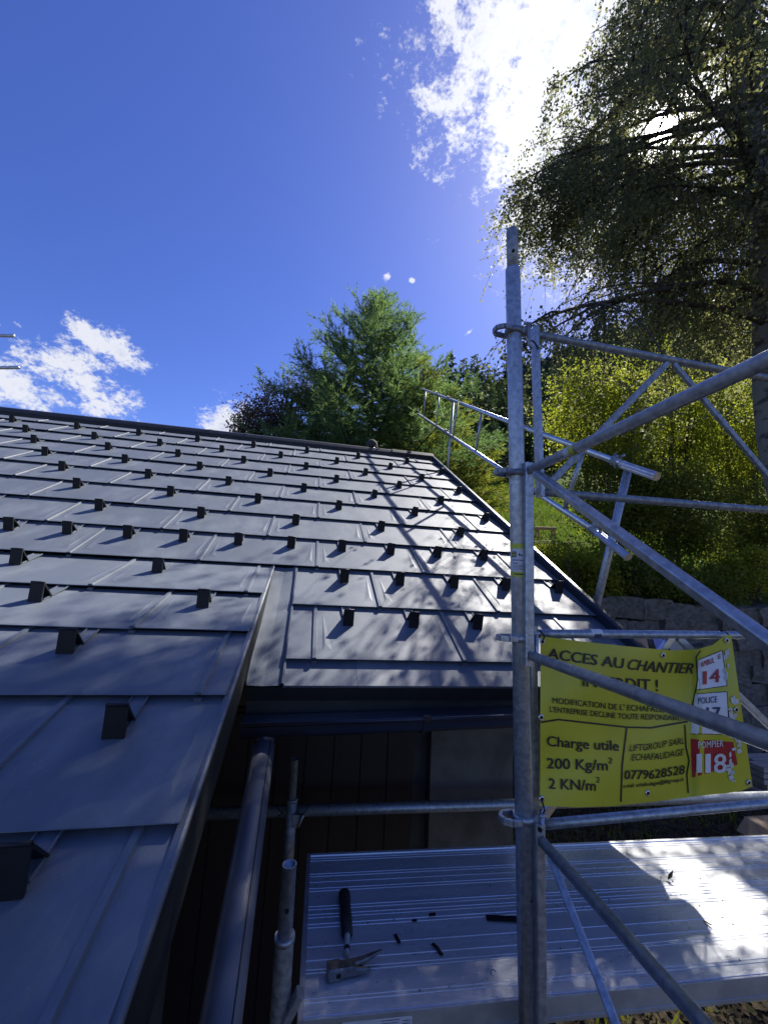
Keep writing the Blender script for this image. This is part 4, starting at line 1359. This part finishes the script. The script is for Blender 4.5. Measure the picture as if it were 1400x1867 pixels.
# ------------------------------------------------------------------ ground cover
def scatter(n, x0, x1, y0, y1, r):
    x = r.uniform(x0, x1, n); y = r.uniform(y0, y1, n); return x, y, ground_z(x, y)


r = np.random.default_rng(41)
x, y, z = scatter(26000, -.2, 7.5, -.3, 6.5, r)
k = ~((x < wx1+.1) & (y > wy-.15)); x, y, z = x[k], y[k], z[k]
lq = leaf_quads(np.stack([x, y, z+.012], 1), .048, .034, (0, 0, .05), 1.0, r)
mesh_obj('leaf_litter', quads_mesh('leaf_litter', lq), 'litter', kind='stuff', label='brown leaf litter covering the yard', category='leaf litter')
x, y, z = scatter(4500, .5, 7.5, 2.0, 6.5, r)
k = ~((x < wx1+.2)) & (np.sin(x*2.1+1)*np.cos(y*1.7) > -.1); x, y, z = x[k], y[k], z[k]
lq = leaf_quads(np.stack([x, y, z], 1), .14, .018, (0, 0, 1.0), .6, r)
mesh_obj('yard_weeds', quads_mesh('yard_weeds', lq), 'leaf_shrub', kind='stuff', label='thin dark green weeds between the leaf litter', category='weeds')
x, y, z = scatter(60000, 1.5, 15, 7.0, 24, r)
lq = leaf_quads(np.stack([x, y, z-.01], 1), .20, .022, (0, 0, 1.0), .45, r)
mesh_obj('meadow_grass', quads_mesh('meadow_grass', lq), 'grass', kind='stuff', label='bright grass on the steep sunny meadow', category='grass')

# ------------------------------------------------------------------ trees
def curve_pts(p0, d0, L, n, bend, r, wob=.12):
    """polyline that starts along d0 and is pulled towards 'bend'"""
    pts = [np.array(p0, float)]; d = unit(np.array(d0, float))
    for i in range(n):
        d = unit(d+np.array(bend)/n+r.normal(0, wob, 3)/math.sqrt(n)); pts.append(pts[-1]+d*L/n)
    return pts


def along(pts, f):
    f = np.clip(f, 0, 1)*(len(pts)-1); i = np.minimum(f.astype(int), len(pts)-2); t_ = (f-i)[:, None]
    P = np.array(pts); return P[i]*(1-t_)+P[i+1]*t_


def birch(base, H, r):
    tree = empty('birch_tree', base, 'big weeping birch with pale trunk and hanging leafy twigs in front of the sun', 'tree')
    trunk = [base+np.array([.04*math.sin(h_*.9)+.03*math.sin(h_*2.3), .03*math.cos(h_*1.3), h_]) for h_ in np.linspace(-.1, H, 26)]
    b = MB(); b.tube(trunk, list(np.interp(np.linspace(0, 1, 26), [0, .05, .4, .75, 1], [.36, .27, .225, .13, .02])), 18); b.build('trunk', 'bark_birch', tree)
    limbs = MB(); twigs = MB(); LP = []
    heights = np.r_[np.sort(np.r_[r.uniform(.39, .75, 46), r.uniform(.75, .97, 16)]), r.uniform(.52, .80, 16)]*H
    for i, h_ in enumerate(heights):
        az = i*2.4+r.normal(0, .35) if i < 62 else r.uniform(1.9, 2.9)  # last limbs are added to shade the porch roof
        f = h_/H
        L = (4.3*(1-f)**.6+.5)*r.uniform(.72, 1.08)
        back = math.sin(az)                       # low limbs over the house side cut short to let sun on the roof
        if back > .15 and f < .56: L *= .50
        elif back < -.45: L *= .72
        el = r.uniform(.15, .75)
        p0 = along(trunk, np.array([f]))[0]
        pts = curve_pts(p0, (math.cos(az)*math.cos(el), math.sin(az)*math.cos(el), math.sin(el)), L, 9, (0, 0, -1.05), r, .20)
        limbs.tube(pts, list(np.linspace(.045*(1-f)+.018, .006, len(pts))), 7)
        # side branches
        subs = [pts]
        for s_ in r.uniform(.25, .9, 4):
            q0 = along(pts, np.array([s_]))[0]; dv = unit(along(pts, np.array([min(s_+.1, 1)]))[0]-q0)
            sp = curve_pts(q0, unit(dv+r.normal(0, .7, 3)), L*r.uniform(.25, .5), 6, (0, 0, -.8), r, .2)
            limbs.tube(sp, list(np.linspace(.014, .004, len(sp))), 5); subs.append(sp)
        for sp in subs:
            nb_ = 26 if sp is pts else 11
            for q0 in along(sp, r.uniform(.22, 1, nb_)):
                Lb = r.uniform(.35, 1.25)*(.75 if f > .8 else 1)
                tw = curve_pts(q0, (r.normal()*.8, r.normal()*.8, -.3), Lb, 6, (0, 0, -2.2), r, .15)
                twigs.tube(tw, list(np.linspace(.0035, .0014, len(tw))), 3, False)
                nl = int(Lb*42)
                LP.append(along(tw, r.uniform(.05, 1.0, nl))+r.normal(0, .035, (nl, 3)))
    limbs.build('limbs', 'bark_dark', tree); twigs.build('twigs', 'bark_dark', tree)
    P = np.concatenate(LP)
    # leaves thinned to let sun onto the gable-end roof, added to dapple the deck
    hit = P-sun_v*((P[:, 2:3]-1.7)/sun_v[2])
    deck_sun = (hit[:, 0] > .95) & (hit[:, 0] < 3.0) & (hit[:, 1] > .8) & (hit[:, 1] < 2.2)
    nr = np.array([0, -sp_, cp]); th_ = ((P-RO)@nr)/(sun_v@nr); hr = P-sun_v*th_[:, None]
    hu = hr[:, 0]-RO[0]; hv_ = (hr-RO)@np.array([0, cp, sp_])
    roof_sun = (hu > 1.25) & (hu < 3.2) & (hv_ > .2) & (hv_ < 4.5)
    u_ = r.random(len(P))
    extra = P[deck_sun]; extra = extra[r.random(len(extra)) < .40]; extra = extra+r.normal(0, .06, extra.shape)
    P = np.concatenate([P[~(roof_sun & ~deck_sun & (u_ > .24))], extra])
    # leaves doubled wherever their shadow lands on the porch roof, to deepen its shade
    nl_ = np.array([0, -math.sin(LOWP), math.cos(LOWP)]); tl = ((P-HINGE)@nl_)/(sun_v@nl_); hl = P-sun_v*tl[:, None]
    vd = -((hl-HINGE)@np.array([0, math.cos(LOWP), math.sin(LOWP)])); ul = hl[:, 0]-RO[0]
    full = P[(vd > .70+.15*np.sin(ul*5)) & (vd < 2.9) & (ul < 1.5) & (ul > -2.5)]
    P = np.concatenate([P, full+r.normal(0, .07, full.shape)])
    # leaves cut out along the camera-sun line so the sun shows through
    rel = P-CAM; k_ = rel@sun_v; off = rel-k_[:, None]*sun_v
    a_ = np.arctan2(off[:, 2], off[:, 0]); d_ = np.linalg.norm(off, axis=1)
    P = P[~((k_ > 0) & ((d_ < .18+.07*np.sin(a_*3+.6)+.05*np.sin(a_*7)) | ((d_ < .75) & (r.random(len(P)) < .5*(1-d_/.75)))))]
    mesh_obj('crown', quads_mesh('crown', leaf_quads(P, .040, .031, (0, 0, -.8), .8, r)), 'leaf_birch', tree)
    return len(P)


bp = CAM+ray(1385, 300)*5.0
NB = birch(np.array([bp[0], bp[1], float(ground_z(bp[0], bp[1]))]), 14.5, np.random.default_rng(8))


def bushy(name, base, crown_c, rad, nleaf, m, label, cat, r, nclump=60, sig=.26, leaf=(.055, .042), group=None, stems=5, nlimb=26):
    base = np.array(base, float); cc = np.array(crown_c, float); rad = np.array(rad, float)
    tree = empty(name, base, label, cat, group)
    tops = MB(); tr_ = MB()
    cl = []
    for _ in range(nclump):
        v = unit(r.normal(size=3)); cl.append(cc+v*rad*r.uniform(.25, 1.0)**.5*r.uniform(.75, 1.1))
    cl = np.array(cl)
    for s_ in range(stems):
        p0 = base+np.array([r.normal()*.12*(stems > 1), r.normal()*.12*(stems > 1), -.05])
        tgt = cc+np.array([r.normal()*rad[0]*.35*(stems > 1), r.normal()*rad[1]*.35*(stems > 1), rad[2]*.35])
        n = 8; pts = [p0+(tgt-p0)*t_+np.array([r.normal()*.05, r.normal()*.05, 0])*(t_ > 0)*(t_ < 1) for t_ in np.linspace(0, 1, n)]
        w = .022+.012*np.linalg.norm(tgt-p0)/max(1, stems**.5)
        tr_.tube(pts, list(np.linspace(w, w*.3, n)), 8)
        for q in cl[r.integers(0, nclump, nlimb//stems+2)]:
            s0 = along(pts, np.array([r.uniform(.3, .95)]))[0]
            mid = (s0+q)/2+r.normal(0, .06, 3)+np.array([0, 0, .08])
            tops.tube([s0, mid, q], [w*.35, w*.22, .004], 5, False)
    tr_.build('trunk', 'bark', tree); tops.build('limbs', 'bark_dark', tree)
    idx = r.integers(0, nclump, nleaf)
    P = cl[idx]+r.normal(0, 1, (nleaf, 3))*sig*np.array([1, 1, .7])*r.uniform(.6, 1.3, (nclump, 1))[idx]
    mesh_obj('crown', quads_mesh('crown', leaf_quads(P, leaf[0], leaf[1], (0, 0, -.35), 1.0, r)), m, tree)
    return tree


def bush_at(px, py, Y, **kw):
    c = at_y(px, py, Y); c2 = np.array([c[0], c[1], float(ground_z(c[0], c[1]))]); return c2, c


# young bright-leaved trees on the bank
specs = [((1102, 765), 8.6, (1.15, 1.1, 1.45), 9500, 'leaf_lime', 'young yellow-green birch on the bank behind the upper guard frame', 60),
         ((1205, 745), 9.4, (1.3, 1.2, 1.9), 9500, 'leaf_lime', 'taller yellow-green tree on the bank in front of the far slope', 64),
         ((1345, 790), 8.3, (1.1, 1.1, 1.7), 8500, 'leaf_lime', 'yellow-green tree behind the birch trunk', 56),
         ((1120, 905), 8.0, (.95, .8, .95), 6000, 'leaf_shrub', 'dense dark green sapling behind the gable guardrail end', 44),
         ((1235, 930), 7.8, (1.1, .8, 1.1), 8000, 'leaf_shrub', 'leafy dark green sapling above the stone wall', 50),
         ((1390, 960), 7.9, (1.0, .8, 1.0), 6500, 'leaf_shrub', 'dark green sapling above the stone wall under the birch', 46)]
for i, ((px, py), Y, rad, n, m, lab, nc) in enumerate(specs):
    c2, c = bush_at(px, py, Y)
    bushy('young_tree', c2, c, np.array(rad)*1.12, int(n*2.3), m, lab, 'tree', np.random.default_rng(60+i), int(nc*1.5), .28, (.062, .048), group='young trees on the bank', stems=3)
for i, ((px, py), Y, rad, n, m, lab) in enumerate((((1062, 1040), 6.95, (.62, .40, .50), 4200, 'leaf_lime', 'low yellow-green shrub hanging over the left end of the stone wall'),
                                                ((1165, 1055), 6.85, (.75, .35, .36), 4200, 'leaf_shrub', 'low green shrub draped over the middle of the stone wall'),
                                                ((1275, 1070), 6.85, (.8, .35, .40), 4200, 'leaf_shrub', 'dark ivy-like shrub on top of the stone wall'),
                                                ((1365, 1035), 6.95, (.5, .35, .42), 3000, 'leaf_lime', 'light green grassy shrub on top of the stone wall'),
                                                ((990, 1030), 8.2, (.5, .4, .35), 2500, 'leaf_lime', 'small yellow-green shrub on the bank beside the planks'))):
    c2, c = bush_at(px, py, Y)
    bushy('bank_shrub', c2, c, np.array(rad)*1.2, int(n*1.8), m, lab, 'shrub', np.random.default_rng(80+i), 34, .15, (.06, .045), 'shrubs along the wall top', 4, 20)


def larch(name, base, H, R, m, label, r, nbr=95, tip_up=.40, q=1.0, cat='tree', group=None, low=.08):
    base = np.array(base, float)
    tree = empty(name, base, label, cat, group)
    b = MB(); tp = [base+np.array([.02*math.sin(h_), .02*math.cos(h_*1.7), h_]) for h_ in np.linspace(-.1, H, 14)]
    b.tube(tp, list(np.linspace(.018*H, .006, 14)), 8); b.build('trunk', 'bark', tree)
    br = MB(); LP = []; LD = []
    for i in range(nbr):
        f = low+(1-low)*((i+r.uniform(0, .8))/nbr)
        L = R*((1-f)**.75+.012)*r.uniform(.65, 1.18)
        az = i*2.39996+r.normal(0, .3)
        p0 = base+np.array([0, 0, f*H])
        pts = curve_pts(p0, (math.cos(az), math.sin(az), .05+.30*f), L, 7, (0, 0, tip_up-.35*(1-f)), r, .12)
        br.tube(pts, list(np.linspace(.006+.012*L, .004, len(pts))), 5, False)
        nt = max(4, int(L*9*q))
        for s_ in r.uniform(.18, 1.0, nt):
            q0 = along(pts, np.array([s_]))[0]; dv = unit(along(pts, np.array([min(1, s_+.12)]))[0]-along(pts, np.array([max(0, s_-.05)]))[0])
            side = unit(np.cross(dv, [0, 0, 1]))*r.choice([-1, 1])
            Lt = L*r.uniform(.10, .28)*(1.25-s_*.6)+.08
            tw = curve_pts(q0, unit(dv*.8+side*.8+np.array([0, 0, r.normal()*.3])), Lt, 3, (0, 0, .15), r, .2)
            nl = max(5, int(Lt*62*q))
            ff = r.uniform(0, 1, nl); pp_ = along(tw, ff); tdir = unit(tw[-1]-tw[0])
            LP.append(pp_+r.normal(0, .012, (nl, 3))); LD.append(np.tile(tdir, (nl, 1)))
        nl = int(L*55*q); LP.append(along(pts, r.uniform(.1, 1, nl))+r.normal(0, .014, (nl, 3))); LD.append(np.tile(unit(pts[-1]-pts[-3]), (nl, 1)))
    nl = int(70*q); LP.append(base+np.array([0, 0, H])-np.array([0, 0, 1])*r.uniform(0, .9, (nl, 1))+r.normal(0, .02, (nl, 3))); LD.append(np.tile([0, 0, 1.0], (nl, 1)))
    br.build('branches', 'bark_dark', tree)
    P = np.concatenate(LP); D = np.concatenate(LD)
    lq = leaf_quads(P, .15/q**.5, .021/q**.4, D*1.5, .62, r)
    mesh_obj('crown', quads_mesh('crown', lq), m, tree)
    return tree, len(P)


def base_at(px, Y, py=900):
    p = at_y(px, py, Y); return np.array([p[0], p[1], float(ground_z(p[0], p[1]))])


def tree_to(px, py_top, Y):
    """base on the ground and height so that the tip shows at this photo point"""
    t_ = at_y(px, py_top, Y); bs = np.array([t_[0], t_[1], float(ground_z(t_[0], t_[1]))]); return bs, t_[2]-bs[2]


NL = 0
bs, H = tree_to(690, 543, 13.2)
_, n = larch('larch_tree', bs, H, 4.6, 'needle', 'tall bright green larch rising behind the roof ridge', np.random.default_rng(4), 220, q=1.0); NL += n
bs, H = tree_to(773, 655, 11.5)
_, n = larch('larch_tree', bs, H, 2.8, 'needle_yellow', 'shorter yellow-green larch beside the tall larch, behind the ridge end', np.random.default_rng(5), 80, q=.8); NL += n
bs, H = tree_to(600, 690, 11.8)
_, n = larch('larch_tree', bs, H, 2.3, 'needle', 'low spreading larch left of the tall larch, over the ridge', np.random.default_rng(6), 80, q=.8); NL += n
bs, H = tree_to(545, 735, 11.2)
_, n = larch('larch_tree', bs, H, 1.3, 'needle_yellow', 'small light green larch in front of the copper bush', np.random.default_rng(16), 50, q=.8); NL += n
bs, H = tree_to(845, 792, 12.0)
_, n = larch('larch_tree', bs, H, 2.0, 'needle_yellow', 'small golden green larch below the gable guardrail', np.random.default_rng(9), 80, q=.9, low=.05); NL += n
for i, (px, py, Y, rad, lab) in enumerate(((520, 745, 13.0, (1.15, .9, 1.25), 'copper brown leafy bush left of the larches'), (470, 782, 12.4, (.8, .7, .9), 'dark copper bush at the left end of the tree group'), (585, 715, 14.0, (1.0, .9, 1.1), 'copper brown tree behind the spreading larch'))):
    c2, c = bush_at(px, py, Y)
    bushy('copper_tree', c2, c, rad, 4200, 'leaf_copper', lab, 'tree', np.random.default_rng(30+i), 46, .20, (.085, .05), 'copper brown trees behind the roof', 3, 60)

# mixed conifer wood on the slope behind
def conifer_mesh(kind, r):
    """unit tree 10 m tall; fronds droop for spruce, lift for larch"""
    P = []; D = []; S = []
    H = 10.0; Rb = 2.0 if kind == 's' else 2.3
    for i in range(110):
        f = .06+.94*(i/110)**.95; L = Rb*(1-f)**.8*r.uniform(.7, 1.15)+.08; az = i*2.4+r.normal(0, .3)
        d = np.array([math.cos(az), math.sin(az), -.35 if kind == 's' else .12])
        n = max(4, int(L*20)); s_ = r.uniform(.1, 1, n)
        q = np.array([0, 0, f*H])+d*L*s_[:, None]+r.normal(0, .10, (n, 3)); q[:, 2] -= (.25*s_**2*L if kind == 's' else 0)
        P.append(q); D.append(np.tile(d+np.array([0, 0, -.3 if kind == 's' else .1]), (n, 1))); S.append(np.full(n, .34+.18*(1-f)))
    P = np.concatenate(P); D = np.concatenate(D); S = np.concatenate(S)
    return quads_mesh('crown', leaf_quads(P, S, S*.5, D, .55, r))


tr_mb = MB(); tr_mb.tube([(0, 0, -.4), (0, 0, 5), (0, 0, 9.6)], [.17, .10, .02], 7)
trunk_me = tr_mb.mesh('trunk'); trunk_me.materials.append(MATS['bark_dark'])
con = []
for i, (kind, m) in enumerate((('s', 'needle_dark'), ('s', 'needle_dark'), ('l', 'needle_mid'), ('l', 'needle_mid'))):
    me = conifer_mesh(kind, np.random.default_rng(300+i)); me.materials.append(MATS[m]); con.append(me)
wood = [(783, 664, 28, 0), (800, 672, 34, 2), (822, 640, 36, 0), (845, 655, 33, 2), (865, 648, 38, 2), (884, 662, 30, 2), (905, 668, 34, 3), (925, 650, 40, 0), (915, 700, 26, 1), (860, 705, 26, 1), (890, 715, 23, 0), (830, 700, 28, 3), (805, 725, 24, 1), (770, 705, 25, 3), (745, 690, 30, 2),
        (945, 690, 30, 3), (968, 665, 42, 0), (990, 680, 36, 1), (1010, 668, 44, 2), (1035, 690, 38, 0), (1065, 672, 46, 3), (1100, 690, 40, 1), (1140, 680, 48, 0), (875, 765, 20, 0), (935, 772, 21, 1), (905, 770, 24, 1), (960, 745, 25, 1), (985, 750, 27, 0), (1020, 740, 28, 3), (1180, 690, 44, 2), (1230, 680, 50, 0), (1290, 690, 46, 3), (1350, 680, 48, 1), (715, 715, 33, 0), (680, 730, 36, 1), (640, 745, 34, 3)]
def wood_lab(k, Y):
    kind = 'dark spruce' if k < 2 else 'paler larch'
    where = 'in the front row of the wood at the meadow edge' if Y < 27 else ('in the middle rows of the wood above the meadow' if Y < 37 else 'in the back rows of the wood below the mountain')
    return kind+' '+where

rw = np.random.default_rng(77)
for px, py, Y, k in wood:
    bs, H = tree_to(px, py, Y)
    s_ = H/10.0; rot = Matrix.Rotation(rw.uniform(0, 6.28), 4, 'Z') @ Matrix.Diagonal((s_*rw.uniform(.62, .85) if s_ > 1.2 else s_, s_*rw.uniform(.62, .85) if s_ > 1.2 else s_, s_, 1))
    t_ = bpy.data.objects.new('conifer_tree', None); link(t_, None, T(bs) @ rot, label=wood_lab(k, Y), category='tree', group=wood_lab(k, Y).replace('spruce', 'spruces').replace('larch', 'larches'))
    for nm, me in (('trunk', trunk_me), ('crown', con[k])):
        o = bpy.data.objects.new(nm, me); C.objects.link(o); o.parent = t_

# far mountain flank with its forest
def elev(az):
    return np.interp(az, [-40, 0, 12, 20, 26, 33, 42, 60, 95], [7, 8, 12, 22.5, 27.2, 29.3, 30.5, 33, 26])


def mtn(az, rr):
    """height above the eye level of the flank at polar position"""
    top = 520*np.tan(np.radians(elev(az)))
    t_ = np.clip((rr-95)/(520-95), 0, 1)
    return top*t_**1.25-10*(1-t_)+6*np.sin(az*1.1+rr*.013)*t_+4*np.sin(az*2.7-rr*.03)*t_


azs = np.linspace(-40, 95, 150); rrs = np.r_[np.linspace(95, 520, 40), [560, 640, 800]]
AZ, RR = np.meshgrid(azs, rrs)
ZZ = np.where(RR <= 520, mtn(AZ, RR), mtn(AZ, 520.0)-(RR-520)*.5)
me = grid_mesh('mountain', azs, rrs, lambda a, b_: ZZ)
co = np.stack([np.sin(np.radians(AZ))*RR, np.cos(np.radians(AZ))*RR, ZZ+CZ], -1).reshape(-1).astype(np.float32)
me.vertices.foreach_set('co', co); me.update(); me.flip_normals()
mat('mountain', (.035, .055, .030), (.075, .085, .055), .06, .95, bump=1.0, bscale=.25)
mesh_obj('mountain', me, 'mountain', kind='structure')
rf = np.random.default_rng(55)
n = 5200; az = rf.uniform(8, 62, n); rr = 130+390*rf.uniform(0, 1, n)**.6
zz = mtn(az, rr)+CZ; h_ = rf.uniform(7, 14, n)
bx = np.stack([np.sin(np.radians(az))*rr, np.cos(np.radians(az))*rr, zz], 1)
tri = []
ang = rf.uniform(0, 6.28, n)
for tier, (z0, z1, w) in enumerate(((.08, .62, .24), (.38, .86, .17), (.66, 1.0, .10))):
    for k in range(5):
        a0 = ang+2*PI*k/5; a1 = ang+2*PI*(k+1)/5
        p0 = bx+np.stack([np.cos(a0)*h_*w, np.sin(a0)*h_*w, h_*z0], 1); p1 = bx+np.stack([np.cos(a1)*h_*w, np.sin(a1)*h_*w, h_*z0], 1); p2 = bx+np.stack([0*h_, 0*h_, h_*z1], 1)
        tri.append(np.stack([p0, p1, p2, p2-np.array([0, 0, .01])], 1))
mesh_obj('far_forest', quads_mesh('far_forest', np.concatenate(tri)), 'needle_dark', kind='stuff', label='forest on the far mountain flank', category='forest')
print('leaves', NB, NL, 'tris', sum(len(o.data.polygons)*2 for o in bpy.data.objects if o.type == 'MESH'))
